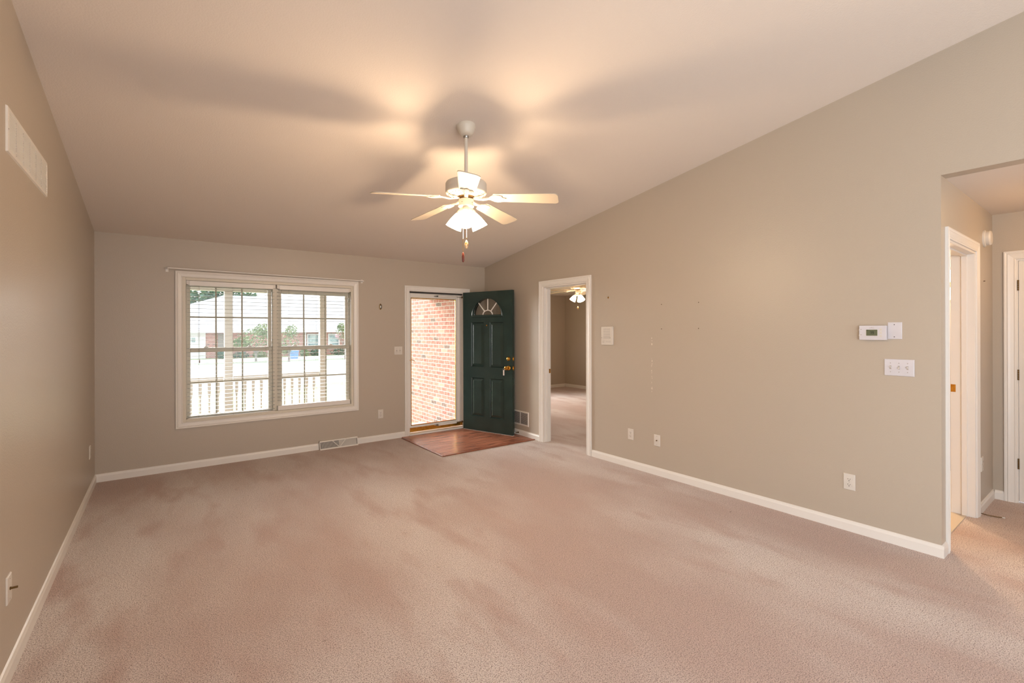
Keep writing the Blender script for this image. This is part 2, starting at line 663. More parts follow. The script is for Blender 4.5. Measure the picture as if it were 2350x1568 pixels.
# ceiling
b = B()
b.hexa([(-W, REARY, ceil_z(REARY)), (0.0, REARY, ceil_z(REARY)), (0.0, 0, H), (-W, 0, H),
        (-W, REARY, ceil_z(REARY) + .1), (0.0, REARY, ceil_z(REARY) + .1), (0.0, 0, H + .1), (-W, 0, H + .1)])
struct('ceiling', b, M['ceiling'], 'textured sloped ceiling rising towards the camera', 'ceiling')
# back wall
b = B()
wall_cells(b, lambda a, t, z: (a, t * BT, z), [-W, WX0, WX1, DX0, DX1, RT], [0, WZ0, DZ1, WZ1, H],
           [(WX0, WX1, WZ0, WZ1), (DX0, DX1, 0, DZ1)])
struct('wall_back', b, M['wall'], 'greige wall with the window and the front door', 'wall')
# left wall
b = B()
wall_cells(b, lambda a, t, z: (-W - t * .15, a, z), [REARY, -8.9, -6.9, BT], [0, 0.05, 2.35, None], [(-8.9, -6.9, 0.05, 2.35)], ceil_z)  # opening near the rear end added for the side fill lamp
struct('wall_left', b, M['wall'], 'greige wall along the left side of the room', 'wall')
# right wall with the bedroom doorway; above the hallway opening it goes on as a header
b = B()
wall_cells(b, lambda a, t, z: (t * RT, a, z), [YE, RY1, RY0, 0.0], [0, RZ1, None], [(RY1, RY0, 0, RZ1)], ceil_z)
struct('wall_right', b, M['wall'], 'tall greige wall on the right with the bedroom doorway', 'wall')
b = B()
wall_cells(b, lambda a, t, z: (t * RT, a, z), [REARY, -6.9, YE], [0, HZ, None], [(-6.9, YE, 0, HZ)], ceil_z)
struct('wall_right_header', b, M['wall'], 'greige wall above the hallway opening', 'wall')
# rear wall behind the camera with a wide opening added for the fill lamp
b = B()
wall_cells(b, lambda a, t, z: (a, REARY - t * .15, z), [-W, -4.1, -0.5, 0.0], [0, 0.05, 2.5, ceil_z(REARY)], [(-4.1, -0.5, 0.05, 2.5)])
struct('wall_rear', b, M['wall'], 'greige wall behind the camera', 'wall')
# hallway
b = B()
wall_cells(b, lambda a, t, z: (a, YE + t * .142, z), [RT, 0.178, 1.062, HX + .12], [0, 2.07, HZ], [(0.178, 1.062, 0, 2.07)])
struct('wall_hall', b, M['wall'], 'short greige hallway wall around the bathroom doorway', 'wall')
b = B()
wall_cells(b, lambda a, t, z: (HX + t * .12, a, z), [-7.2, -6.22, -5.447, YE], [0, 2.055, HZ], [(-6.22, -5.447, 0, 2.055)])
struct('wall_hall_far', b, M['wall'], 'greige wall at the far side of the hallway', 'wall')
struct('wall_hall_end', B().box(RT, HX, -7.3, -7.2, 0, HZ), M['wall'], 'hallway end wall', 'wall')
struct('ceiling_hall', B().box(RT, HX + .12, -7.3, YE + RT, HZ, HZ + .08), M['ceiling'], 'lower flat ceiling over the hallway', 'ceiling')
# bathroom behind the hallway doorway
struct('wall_bathroom', B().box(2.5, 2.6, YE, -3.2, 0, HZ).box(RT, 2.5, -3.3, -3.2, 0, HZ).box(HX + .12, 2.5, YE, YE + RT, 0, HZ),
       M['wall'], 'bathroom walls beyond the hallway doorway', 'wall')
struct('ceiling_bathroom', B().box(RT, 2.6, YE + RT, -3.2, HZ, HZ + .08), M['ceiling'], 'bathroom ceiling', 'ceiling')
struct('floor_bathroom', B().box(RT, 2.5, YE + .05, -3.3, 0.0, 0.006), M['tile'], 'pale tiled bathroom floor just past the hallway doorway', 'floor')
# bedroom
BW = [(1.1, 2.9)]
b = B()
wall_cells(b, lambda a, t, z: (a, BY1 + t * .15, z), [RT, 1.2, 3.0, BX1], [0, 0.85, 2.05, BZ], [(1.2, 3.0, 0.85, 2.05)])
b.box(BX1, BX1 + .1, -3.1, BY1, 0, BZ)
b.box(RT, BX1, -3.15, -3.05, 0, BZ)
struct('wall_bedroom', b, M['wall'], 'greige walls of the bedroom seen through the doorway', 'wall')
struct('wall_bedroom_side', B().box(RT - .02, RT, BT, BY1 + .15, 0, BZ + .1), M['wall'], 'bedroom side wall next to the porch', 'wall')
struct('ceiling_bedroom', B().box(RT, BX1, -3.05, BY1, BZ, BZ + .08), M['ceiling'], 'flat bedroom ceiling', 'ceiling')

# ------------------------------------------------------------------ baseboards and casings
BBP = [(0, 0), (0.013, 0), (0.013, 0.056), (0.009, 0.066), (0.007, 0.074), (0, 0.078)]


def baseboard(name, p0, p1, nrm, label):
    """profile swept from p0 to p1 (x, y); nrm = direction into the room"""
    b = B()
    rings = []
    for p in (p0, p1):
        rings.append([b.bm.verts.new((p[0] + nrm[0] * t, p[1] + nrm[1] * t, z)) for t, z in BBP])
    n = len(BBP)
    for i in range(n):
        j = (i + 1) % n
        b.bm.faces.new((rings[0][i], rings[0][j], rings[1][j], rings[1][i]))
    b.bm.faces.new(rings[0])
    b.bm.faces.new(rings[1][::-1])
    return struct(name, b, M['white'], label, 'baseboard')


baseboard('baseboard_back', (-W, 0), (-2.462, 0), (0, -1), 'white baseboard left of the floor register under the window')
baseboard('baseboard_back_right', (-1.985, 0), (-1.330, 0), (0, -1), 'white baseboard between the floor register and the front door')
baseboard('baseboard_corner', (-0.28, 0), (-0.014, 0), (0, -1), 'white baseboard behind the open front door')
baseboard('baseboard_left', (-W, REARY), (-W, -0.014), (1, 0), 'white baseboard along the left wall')
baseboard('baseboard_right_near_door', (0, -1.312), (0, 0), (-1, 0), 'white baseboard between the corner and the bedroom doorway')
baseboard('baseboard_right', (0, YE - 0.013), (0, -2.25), (-1, 0), 'long white baseboard along the right wall')
baseboard('baseboard_hall', (0, YE), (0.106, YE), (0, -1), 'short white baseboard wrapping the end of the right wall')
baseboard('baseboard_hall_far', (1.134, YE), (HX, YE), (0, -1), 'white baseboard right of the bathroom doorway')
baseboard('baseboard_closet', (HX, -5.376), (HX, YE - .013), (-1, 0), 'short white baseboard beside the closet door casing')
baseboard('baseboard_bedroom_back', (RT, BY1), (BX1, BY1), (0, -1), 'white baseboard on the bedroom far wall')
baseboard('baseboard_bedroom', (BX1, -3.05), (BX1, BY1 - .013), (-1, 0), 'white baseboard on the bedroom right wall')

CP = [(0, 0), (0, 0.009), (0.006, 0.012), (0.012, 0.010), (0.030, 0.013), (0.044, 0.017), (0.050, 0.013), (0.058, 0.017), (0.066, 0.016), (0.066, 0)]


def scaled(prof, w):
    k = w / prof[-1][0]
    return [(a * k, t) for a, t in prof]


# window_1: casing, frame, sashes
win = thing('window_1', 'wide double window with white frame and grilles beside the front door', 'window', (WX0, 0, WZ0), kind='structure')


def L(o):      # children of win keep world coordinates
    o.location = (-WX0, 0, -WZ0)
    return o


L(obj('casing', B().casing(WX0, WX1, WZ0, WZ1, scaled(CP, 0.062), True), M['white'], win))
MX0, MX1 = -2.962, -2.900     # mullion
b = B()
b.box(WX0, WX0 + .03, 0.0, BT, WZ0, WZ1).box(WX1 - .03, WX1, 0.0, BT, WZ0, WZ1)
b.box(WX0 + .03, WX1 - .03, 0.0, BT, WZ1 - .03, WZ1).box(WX0 + .03, WX1 - .03, 0.0, BT, WZ0, WZ0 + .028)
b.box(MX0, MX1, 0.055, BT, WZ0 + .028, WZ1 - .03)
L(obj('frame', b, M['sash'], win, bevel=0.002))


def sash(x0, x1, z0, z1, y, st, tb, bb, mxs, mz, name):
    b = B()
    b.box(x0, x0 + st, y, y + .03, z0, z1).box(x1 - st, x1, y, y + .03, z0, z1)
    b.box(x0 + st, x1 - st, y, y + .03, z1 - tb, z1).box(x0 + st, x1 - st, y, y + .03, z0, z0 + bb)
    s_ = L(obj(name, b, M['sash'], win, bevel=0.003))
    g = B().box(x0 + st, x1 - st, y + .013, y + .017, z0 + bb, z1 - tb)
    obj('pane', g, M['glass'], s_)
    gr = B()
    for mx in mxs:
        gr.box(mx - .008, mx + .008, y + .009, y + .013, z0 + bb, z1 - tb)
    gr.box(x0 + st, x1 - st, y + .0085, y + .0135, mz - .008, mz + .008)
    obj('grille', gr, M['grille'], s_)
    return s_


for (ux0, ux1, mxs) in ((WX0 + .03, MX0, (-3.524, -3.270)), (MX1, WX1 - .03, (-2.604, -2.351))):
    sash(ux0 + .004, ux1 - .004, 1.236, WZ1 - .045, 0.108, 0.038, 0.046 if ux0 < -3 else 0.082, 0.044, mxs, 1.622, 'upper_sash')
    lo = sash(ux0 + .002, ux1 - .002, WZ0 + .03, 1.286, 0.072, 0.040, 0.046, 0.030, mxs, 0.907, 'lower_sash')
    for fx in (0.22, 0.72):
        lx = ux0 + (ux1 - ux0) * fx
        obj('sash_lock', B().box(lx - .025, lx + .025, 0.068, 0.10, 1.286, 1.294).box(lx - .012, lx + .018, 0.070, 0.085, 1.294, 1.302), M['plate'], lo)


# blinds
def blind(x0, x1, label, ladder_x, cords, rail=(0.508, 0.532)):
    t = thing('window_blind', label, 'window blind', (x0, 0.0, WZ1 - .032), group='white blinds in the double window')
    ox, oz = x0, WZ1 - .032

    def add(n, b_, m_, parent=t, **kw):
        o = obj(n, b_, m_, parent, **kw)
        if parent is t:
            o.location = (-ox, 0, -oz)
        return o
    hr = add('headrail', B().box(x0 + .015, x1 - .015, 0.006, 0.052, 1.962, 2.008), M['white'], bevel=0.002)
    obj('valance', B().box(x0 + .028, x1 - .028, -0.006, 0.004, 1.956, 2.008), M['white'], hr, bevel=0.002)
    for bx in (x0 + .002, x1 - .028):
        obj('bracket', B().box(bx, bx + .026, -0.004, 0.052, 1.968, 2.010), M['plate'], hr, bevel=0.001)
    s_ = B()
    zz = 1.925
    n = 0
    while zz > rail[1] + .02:
        tilt = 0.0015
        sag = random.uniform(-.0012, .0012)
        # shallow crowned slat
        ys = (0.006, 0.018, 0.030, 0.042, 0.054)
        up = (0, .0009, .0012, .0009, 0)
        A = []
        for th in (0.0, 0.0020):
            for (y_, u_) in zip(ys, up):
                A.append((y_, zz + u_ + th + sag + (y_ - .03) * 0.004))
        vs = [[s_.bm.verts.new((x_, y_, z_)) for y_, z_ in A] for x_ in (x0 + .010, x1 - .010)]
        for k in range(4):
            s_.bm.faces.new((vs[0][k], vs[0][k + 1], vs[1][k + 1], vs[1][k]))
            s_.bm.faces.new((vs[0][5 + k], vs[1][5 + k], vs[1][6 + k], vs[0][6 + k]))
        s_.bm.faces.new((vs[0][0], vs[1][0], vs[1][5], vs[0][5]))
        s_.bm.faces.new((vs[0][4], vs[0][9], vs[1][9], vs[1][4]))
        for q_ in (0, 1):
            for k in range(4):
                s_.bm.faces.new((vs[q_][k], vs[q_][k + 1], vs[q_][k + 6], vs[q_][k + 5]))
        zz -= 0.0428
        n += 1
    add('slat_panel', s_, M['slat'])
    add('bottom_rail', B().box(x0 + .010, x1 - .010, 0.004, 0.056, rail[0], rail[1]), M['white'], bevel=0.002)
    for lx in ladder_x:
        b_ = B()
        b_.tube((lx, 0.004, 1.962), (lx, 0.004, rail[1]), 0.0009, n=5)
        b_.tube((lx, 0.056, 1.962), (lx, 0.056, rail[1]), 0.0009, n=5)
        add('ladder_cord', b_, M['faint'])
    for cx_, zb in cords:
        c_ = add('pull_cord', B().tube((cx_, -0.004, 1.962), (cx_, -0.004, zb), 0.0013, n=6), M['faint'])
        obj('tassel', B().lathe([(.002, 0), (.006, -.02), (.005, -.034), (0, -.036)], (cx_, -0.004, zb), n=10), M['tassel'], c_, smooth=True)
    return t


blind(WX0 + .032, -2.938, 'left white slatted blind covering the left half of the window', (-3.69, -3.37, -3.04), [(-3.684, 1.16)])
blind(-2.926, WX1 - .032, 'right white slatted blind covering the right half of the window', (-2.79, -2.48, -2.17), [], rail=(0.530, 0.584))

# curtain rod
t = thing('curtain_rod', 'thin white curtain rod above the window', 'curtain rod', (-2.943, 0, 2.116))
obj('rod', B().tube((-1.015, -.078, 0.006), (1.015, -.078, -.006), 0.0075, n=14), M['white'], t, smooth=True)
for sx in (-1, 1):
    b = B()
    b.tube((sx * 1.015, -.078, -sx * .006), (sx * 1.024, -.07, -sx * .006), 0.0075, n=10)
    b.tube((sx * 1.022, -.075, -sx * .006), (sx * 1.022, -.003, -sx * .006), 0.006, n=10)
    b.box(sx * 1.022 - .012, sx * 1.022 + .012, -.004, 0.0, -.028, .018)
    obj('bracket', b, M['white'], t)

# ------------------------------------------------------------------ entry door
t = thing('trim_1', 'white casing and jambs around the front door', 'door frame', (DX0, 0, 0), kind='structure')
o = obj('casing', B().casing(DX0, DX1, 0, DZ1, scaled(CP, 0.057), False), M['white'], t)
o.location = (-DX0, 0, 0)
b = B()
b.box(DX0, DX0 + .02, 0, BT, 0, DZ1).box(DX1 - .012, DX1, 0, BT, 0, DZ1).box(DX0 + .02, DX1 - .012, 0, BT, DZ1 - .015, DZ1)
b.box(DX0 + .02, DX0 + .032, .05, .075, 0, DZ1 - .015).box(DX1 - .024, DX1 - .012, .05, .075, 0, DZ1 - .015)
o = obj('jamb', b, M['white'], t)
o.location = (-DX0, 0, 0)
o = obj('threshold', B().box(DX0 + .02, DX1 - .012, -.012, BT + .03, 0.0, 0.024), M['white'], t, bevel=0.003)
o.location = (-DX0, 0, 0)

# storm door
SX0, SX1, SY = DX0 + .02, DX1 - .012, 0.09
t = thing('door_2', 'white storm door with one tall clear pane and brass-coloured beading', 'storm door', (SX0, SY, 0.026), kind='structure')


def S(o):
    o.location = (-SX0, -SY, -0.026)
    return o


GX0, GX1, GZ0, GZ1 = -1.192, -0.466, 0.122, 1.934
b = B()
b.box(SX0, GX0, SY, SY + .03, 0.09, 2.0).box(GX1, SX1, SY, SY + .03, 0.09, 2.0)
b.box(GX0, GX1, SY, SY + .03, GZ1, 2.0).box(GX0, GX1, SY, SY + .03, 0.09, GZ0)
S(obj('door_frame', b, M['white'], t, bevel=0.004))
S(obj('hinge_rail', B().tube((GX1 + .055, SY + .004, 0.10), (GX1 + .055, SY + .004, 1.995), 0.022, n=20), M['white'], t, smooth=True))
S(obj('top_strip', B().box(SX0, SX1, SY - .003, SY + .03, 2.0, 2.019), M['slot'], t))  # dark strip closing the gap above the storm door frame
S(obj('bottom_sweep', B().box(SX0, SX1, SY - .004, SY + .03, 0.030, 0.090), M['brass'], t, bevel=0.003))
b = B()
b.box(GX0, GX0 + .007, SY - .003, SY + .012, GZ0, GZ1).box(GX1 - .007, GX1, SY - .003, SY + .012, GZ0, GZ1)
b.box(GX0, GX1, SY - .003, SY + .012, GZ1 - .010, GZ1).box(GX0, GX1, SY - .003, SY + .012, GZ0, GZ0 + .010)
S(obj('bead', b, M['brass'], t))
S(obj('pane', B().box(GX0 + .005, GX1 - .005, SY + .012, SY + .016, GZ0 + .005, GZ1 - .005), M['glass'], t))
for zc in (1.968, 0.088):
    b = B()
    b.tube((-0.78, SY - .030, zc), (-0.475, SY - .030, zc), 0.0125, n=18)
    cl = S(obj('door_closer', b, M['white'], t, smooth=True))
    obj('piston_rod', B().tube((-0.475, SY - .030, zc), (-0.365, SY - .020, zc), 0.004, n=8), M['steel'], cl)
    b = B()
    b.box(-0.83, -0.765, SY - .034, SY - .0, zc - .006, zc + .006)
    b.box(-0.80, -0.78, SY - .034, SY - .0, zc - .011, zc + .011)
    obj('closer_bracket', b, M['steel'], cl)
    obj('jamb_bracket', B().box(-0.372, -0.352, SY - .035, SY - .005, zc - .012, zc + .012), M['old_brass'], cl)
b = B()
b.path([(-1.232, SY - .005, 1.05), (-1.232, SY - .035, 1.052), (-1.205, SY - .045, 1.056), (-1.17, SY - .042, 1.048), (-1.155, SY - .04, 1.036)], 0.005, n=10)
b.box(-1.24, -1.222, SY - .004, SY, 1.02, 1.09)
S(obj('handle', b, M['brass'], t, smooth=True))

# green front door, swung open
DA = math.radians(108.5)
DW, DTH, DH0, DH1 = 0.89, 0.045, 0.014, 2.028
door = thing('door_1', 'dark green panelled front door standing open with half-round glass', 'door', (-0.38, -0.040, 0.0), DA + PI, kind='structure')
# local frame: +x runs from the hinge edge to the free edge, exterior face at local y=-DTH (towards the camera)
b = B().box(0, DW, -DTH, 0, DH0, DH1)
slab = obj('slab', b, M['green'], door)
cut = []
LCX, LZ, LR = 0.4505, 1.682, 0.262


def half(r, z0, n=28, sq=0.93):
    return [(LCX + r * math.cos(PI * k / n), z0 + r * sq * math.sin(PI * k / n)) for k in range(n + 1)]


def cutter(poly, y0, y1):
    return obj('cutter', B().prism(poly, y0, y1), M['green'], door)


cut.append(cutter(half(LR, LZ), -DTH - .05, 0.05))
PANELS = [(0.150, 0.392, 0.935, 1.590), (0.490, 0.738, 0.935, 1.590), (0.150, 0.392, 0.215, 0.785), (0.490, 0.738, 0.215, 0.785)]
for (x0, x1, z0, z1) in PANELS:
    cut.append(cutter([(x0, z0), (x1, z0), (x1, z1), (x0, z1)], -DTH - .05, -DTH + .012))
    cut.append(cutter([(x0, z0), (x1, z0), (x1, z1), (x0, z1)], -.012, 0.05))
bpy.context.view_layer.update()
boolean_cut(slab, cut)
for (x0, x1, z0, z1) in PANELS:
    b = B()
    b.frustum(x0 + .016, x1 - .016, z0 + .016, z1 - .016, -DTH + .012, .034, -DTH + .001)
    b.frustum(x0 + .016, x1 - .016, z0 + .016, z1 - .016, -.012, .034, -.001)
    # sticking moulding round the recess
    for prof_sgn, yb in ((-1, -DTH), (1, 0.0)):
        loops = []
        for w, th in ((0.0, 0.0), (0.0, 0.003), (-0.006, 0.003), (-0.016, -0.012)):
            y = yb + prof_sgn * th
            loops.append([b.bm.verts.new(p) for p in ((x0 - w, y, z0 - w), (x1 + w, y, z0 - w), (x1 + w, y, z1 + w), (x0 - w, y, z1 + w))])
        for A, C in zip(loops[:-1], loops[1:]):
            for i in range(4):
                j = (i + 1) % 4
                b.bm.faces.new((A[i], A[j], C[j], C[i]))
    obj('door_panel', b, M['green'], slab)
# half-round light
b = B()
for prof_sgn, yb in ((-1, -DTH), (1, 0.0)):
    loops = []
    for dr, th in ((0.026, 0.0), (0.020, 0.009), (0.010, 0.012), (0.002, 0.008), (-0.010, 0.008), (-0.012, -0.012)):
        y = yb + prof_sgn * th
        pts = half(LR + dr, LZ - (dr if dr > 0 else 0), 28)
        if dr < 0:
            pts = half(LR + dr, LZ - dr, 28)
        loops.append([b.bm.verts.new((x, y, z)) for x, z in pts])
    for A, C in zip(loops[:-1], loops[1:]):
        n = len(A)
        for i in range(n):
            j = (i + 1) % n
            b.bm.faces.new((A[i], A[j], C[j], C[i]))
lf = obj('fanlight_frame', b, M['green'], slab, smooth=True)
obj('pane', B().prism(half(LR - .004, LZ), -DTH / 2 - .003, -DTH / 2 + .003), M['glass'], lf)
b = B()
yg = -DTH / 2 - .0065
for a in (50, 90, 130):
    ca, sa = math.cos(math.radians(a)), math.sin(math.radians(a)) * .93
    px, pz = -sa * .0075, ca * .0075
    r0, r1 = 0.085, LR - .006
    b.prism([(LCX + ca * r0 + px, LZ + sa * r0 + pz), (LCX + ca * r0 - px, LZ + sa * r0 - pz),
             (LCX + ca * r1 - px, LZ + sa * r1 - pz), (LCX + ca * r1 + px, LZ + sa * r1 + pz)], yg - .004, yg + .003)
ring_o, ring_i = [], []
for k in range(17):
    a = PI * k / 16
    ring_o.append((LCX + .092 * math.cos(a), LZ + .012 + .07 * math.sin(a)))
    ring_i.append((LCX + .078 * math.cos(a), LZ + .012 + .057 * math.sin(a)))
for k in range(16):
    b.prism([ring_o[k], ring_o[k + 1], ring_i[k + 1], ring_i[k]], yg - .0045, yg + .003)
obj('sunburst_grille', b, M['white'], lf)
obj('peephole', B().lathe([(0, -.004), (.009, -.004), (.011, 0)], (0.444, -DTH, 1.54), (0, 1, 0), n=16), M['brass'], door, smooth=True)
# deadbolt
b = B().lathe([(0, -.022), (.010, -.022), (.013, -.019), (.024, -.016), (.030, -.006), (.031, 0)], (0.825, -DTH, 1.072), (0, 1, 0), n=24)
dbo = obj('deadbolt', b, M['brass'], door, smooth=True)
obj('keyway', B().box(0.8235, 0.8265, -DTH - .0232, -DTH - .0218, 1.064, 1.080), M['slot'], dbo)
# knob
b = B().lathe([(.034, 0), (.033, -.006), (.027, -.012), (.013, -.015), (.012, -.035), (.022, -.042), (.028, -.054), (.027, -.066), (.016, -.073), (0, -.074)],
              (0.825, -DTH, 0.945), (0, 1, 0), n=24)
obj('door_knob', b, M['brass'], door, smooth=True)
b = B().lathe([(.030, 0), (.026, .010), (.012, .014), (.012, .04), (.027, .05), (.027, .064), (0, .072)], (0.825, 0, 0.945), (0, 1, 0), n=24)
obj('inside_knob', b, M['brass'], door, smooth=True)
for z0, z1 in ((1.045, 1.100), (0.915, 0.972)):
    obj('latch_plate', B().box(DW, DW + .0015, -DTH + .010, -.010, z0, z1).box(DW + .0015, DW + .010, -DTH + .016, -.018, z0 + .018, z1 - .018), M['brass'], door)
obj('door_sweep', B().box(0.0, DW, -DTH + .004, -.004, 0.007, DH0), M['plate'], door)
for z in (0.25, 1.02, 1.80):
    obj('hinge', B().tube((-0.006, 0.006, z - .05), (-0.006, 0.006, z + .05), 0.006, n=10).box(-.001, 0.0, -.03, 0.0, z - .05, z + .05), M['old_brass'], door)

# key hanging from the knob
kd = Matrix.Translation((-0.38, -0.040, 0)) @ Matrix.Rotation(DA + PI, 4, 'Z')
kp = kd @ Vector((0.825, -DTH - .074, 0.945))
t = thing('key', 'house key in the brass knob with a pale tag hanging from it', 'key', kp, DA + PI)
obj('key_blade', B().rprism(-.010, .010, -.012, .012, .006, -.0245, -.022).box(-.003, .003, -.0245, 0.0, -.002, .002), M['brass'], t)
b = B()
for k in range(14):
    a0, a1 = 2 * PI * k / 14, 2 * PI * (k + 1) / 14
    b.tube((-.010 + .012 * math.cos(a0), -.024, -.014 + .012 * math.sin(a0)), (-.010 + .012 * math.cos(a1), -.024, -.014 + .012 * math.sin(a1)), .0012, n=6)
obj('key_ring', b, M['steel'], t)
obj('key_tag', B().rprism(-.024, -.002, -.095, -.022, .004, -.0262, -.0235), M['keytag'], t)

# door stop
b = B()
for k in range(40):
    a0, a1 = k * PI / 2.5, (k + 1) * PI / 2.5
    y0, y1 = -.008 - k * .0014, -.008 - (k + 1) * .0014
    b.tube((.006 * math.cos(a0), y0, .006 * math.sin(a0)), (.006 * math.cos(a1), y1, .006 * math.sin(a1)), .0011, n=5)
t = thing('door_stop', 'small spring door stop on the baseboard behind the front door', 'door stop', (-0.013, -0.865, 0.04), -PI / 2)
obj('spring', b, M['old_brass'], t)
obj('cap', B().lathe([(.008, 0), (.009, -.010), (.006, -.016), (0, -.017)], (0, -.063, 0), (0, 1, 0), n=14), M['rubber'], t, smooth=True)
obj('base', B().lathe([(.011, 0), (.010, -.008), (0, -.009)], (0, 0, 0), (0, 1, 0), n=14), M['old_brass'], t, smooth=True)

# foyer laminate
fy = struct('floor_foyer', B().box(-1.375, -0.014, -1.20, 0.0, 0.0, 0.007), M['wood'], 'square of reddish-brown laminate planks inside the front door', 'floor')
t = thing('trim_2', 'narrow brown edge strip around the foyer laminate', 'edge strip', (-1.39, -1.22, 0), kind='structure')
obj('edge_strip', B().box(-.018, .018, -.012, 1.15, 0.0, 0.011), M['strip'], t, bevel=0.004)
obj('edge_strip', B().box(.018, 1.376, -.012, .024, 0.0, 0.011), M['strip'], t, bevel=0.004)

# bedroom doorway casing + jamb (local: x = -y world)
t = thing('trim_3', 'white casing and jambs of the bedroom doorway', 'door frame', (0, RY0, 0), -PI / 2, kind='structure')
RW = RY0 - RY1
obj('casing', B().casing(0, RW, 0, RZ1, scaled(CP, 0.070), False), M['white'], t)
b = B()
b.box(0, .018, 0, RT, 0, RZ1 - .018).box(RW - .018, RW, 0, RT, 0, RZ1 - .018).box(0, RW, 0, RT, RZ1 - .018, RZ1)
b.box(.018, .030, .040, .075, 0, RZ1 - .030).box(RW - .030, RW - .018, .040, .075, 0, RZ1 - .030).box(.018, RW - .018, .040, .075, RZ1 - .030, RZ1 - .018)
obj('jamb', b, M['white'], t, bevel=0.0015)
obj('strike_plate', B().box(.0180, .0195, .080, .110, .90, .957), M['brass'], t)
obj('bedroom_casing', B().casing(0, RW, 0, RZ1, [(a, -c - RT) for a, c in scaled(CP, 0.070)], False), M['white'], t)

# hallway bathroom doorway casing
t = thing('trim_4', 'white casing and deep jamb of the bathroom doorway in the hallway', 'door frame', (0.178, YE, 0), 0, kind='structure')
HWD = 1.062 - .178
obj('casing', B().casing(0, HWD, 0, 2.07, scaled(CP, 0.070), False), M['white'], t)
b = B()
b.box(0, .018, 0, .142, 0, 2.052).box(HWD - .018, HWD, 0, .142, 0, 2.052).box(0, HWD, 0, .148, 2.052, 2.07)
b.box(.018, .030, .045, .078, 0, 2.04).box(HWD - .030, HWD - .018, .045, .078, 0, 2.04).box(.018, HWD - .018, .045, .078, 2.04, 2.052)
obj('jamb', b, M['white'], t, bevel=0.0015)
obj('strike_plate', B().box(HWD - .0195, HWD - .018, .112, .141, .968, 1.028).box(HWD - .022, HWD - .0195, .126, .140, .985, 1.010), M['brass'], t)

# closet door
t = thing('trim_5', 'white casing of the closet door at the right edge', 'door frame', (HX, -5.447, 0), -PI / 2, kind='structure')
obj('casing', B().casing(0, .773, 0, 2.055, scaled(CP, 0.072), False), M['white'], t)
obj('jamb', B().box(0, .012, 0.0, .12, 0, 2.055).box(.761, .773, 0, .12, 0, 2.055).box(.012, .761, 0, .12, 2.043, 2.055), M['white'], t)
t = thing('door_3', 'closed flat white closet door with aged brass hinges', 'door', (HX, -5.461, 0.012), -PI / 2, kind='structure')
obj('slab', B().box(0, .745, 0.002, .037, 0.004, 2.028), M['white'], t, bevel=0.002)
for z in (1.825, 1.07, 0.32):
    b = B()
    for k in range(5):
        b.tube((-.002, -.003, z - .045 + k * .018), (-.002, -.003, z - .045 + k * .018 + .0165), .0055, n=12)
    obj('hinge', b, M['old_brass'], t)
obj('door_knob', B().lathe([(.03, 0), (.026, -.01), (.012, -.014), (.012, -.035), (.027, -.048), (.024, -.062), (0, -.07)], (.68, 0.002, .92), (0, 1, 0), n=20), M['brass'], t, smooth=True)


# ------------------------------------------------------------------ wall fixtures (local: x right, z up, front towards -y)
def place(w, a, z):
    """w: 'back','right','left','hall','hallfar'; a: coordinate along the wall"""
    return {'back': ((a, 0, z), 0.0), 'right': ((0, a, z), -PI / 2), 'left': ((-W, a, z), PI / 2),
            'hall': ((a, YE, z), 0.0)}[w]


def plate(t, w_, h_, m_, name='plate', th=.006):
    b = B()
    b.frustum(-w_ / 2, w_ / 2, -h_ / 2, h_ / 2, 0, .003, -th)
    return obj(name, b, m_, t, bevel=0.001)


def screw(t, x, z, y=-.006, m_='faint'):
    return obj('screw', B().lathe([(.0032, 0), (.0028, -.0012), (0, -.0014)], (x, y, z), (0, 1, 0), n=10), M[m_], t)


def outlet(w, a, z, label, name='electrical_outlet', m_='plate'):
    loc, r = place(w, a, z)
    t = thing(name, label, 'outlet', loc, r, 'duplex wall outlets')
    plate(t, .074, .117, M[m_])
    for zc in (.0195, -.0195):
        pts = []
        for k in range(24):
            an = 2 * PI * k / 24
            pts.append((.0172 * math.cos(an), zc + max(-.0125, min(.0125, .0172 * math.sin(an)))))
        s_ = obj('socket', B().prism(pts, -.0062, -.0085), M[m_], t)
        b = B()
        b.box(-.0078, -.0056, -.0092, -.0084, zc - .001, zc + .008).box(.0056, .0078, -.0092, -.0084, zc - .001, zc + .007)
        b.lathe([(.0028, -.0092), (.0028, -.0084)], (0, 0, zc - .0075), (0, 1, 0), n=10)
        obj('slots', b, M['slot'], s_)
    screw(t, 0, 0)
    return t


outlet('back', -1.672, .355, 'white duplex outlet low on the wall left of the front door')
outlet('right', -2.817, .355, 'white duplex outlet low on the right wall, nearest the bedroom doorway')
outlet('right', -4.802, .357, 'white duplex outlet low on the right wall below the thermostat')
outlet('left', -0.405, .378, 'white duplex outlet low on the left wall near the back corner')
outlet('hall', 1.282, .380, 'white duplex outlet low on the hallway wall beside the bathroom doorway')


def coax(w, a, z, label, pin):
    loc, r = place(w, a, z)
    t = thing('cable_outlet', label, 'cable outlet', loc, r)
    plate(t, .074, .117, M['plate'])
    b = B()
    b.lathe([(.0062, 0), (.0062, -.004), (.0045, -.0042), (.0045, -.004 - pin), (0, -.0042 - pin)], (0, -.006, 0), (0, 1, 0), n=12)
    obj('connector', b, M['old_brass'], t)
    screw(t, 0, .042)
    screw(t, 0, -.042)


coax('right', -3.149, .350, 'white cable plate with a small metal jack on the right wall', .008)
coax('left', -3.195, .378, 'white cable plate with a protruding metal connector low on the left wall', .020)


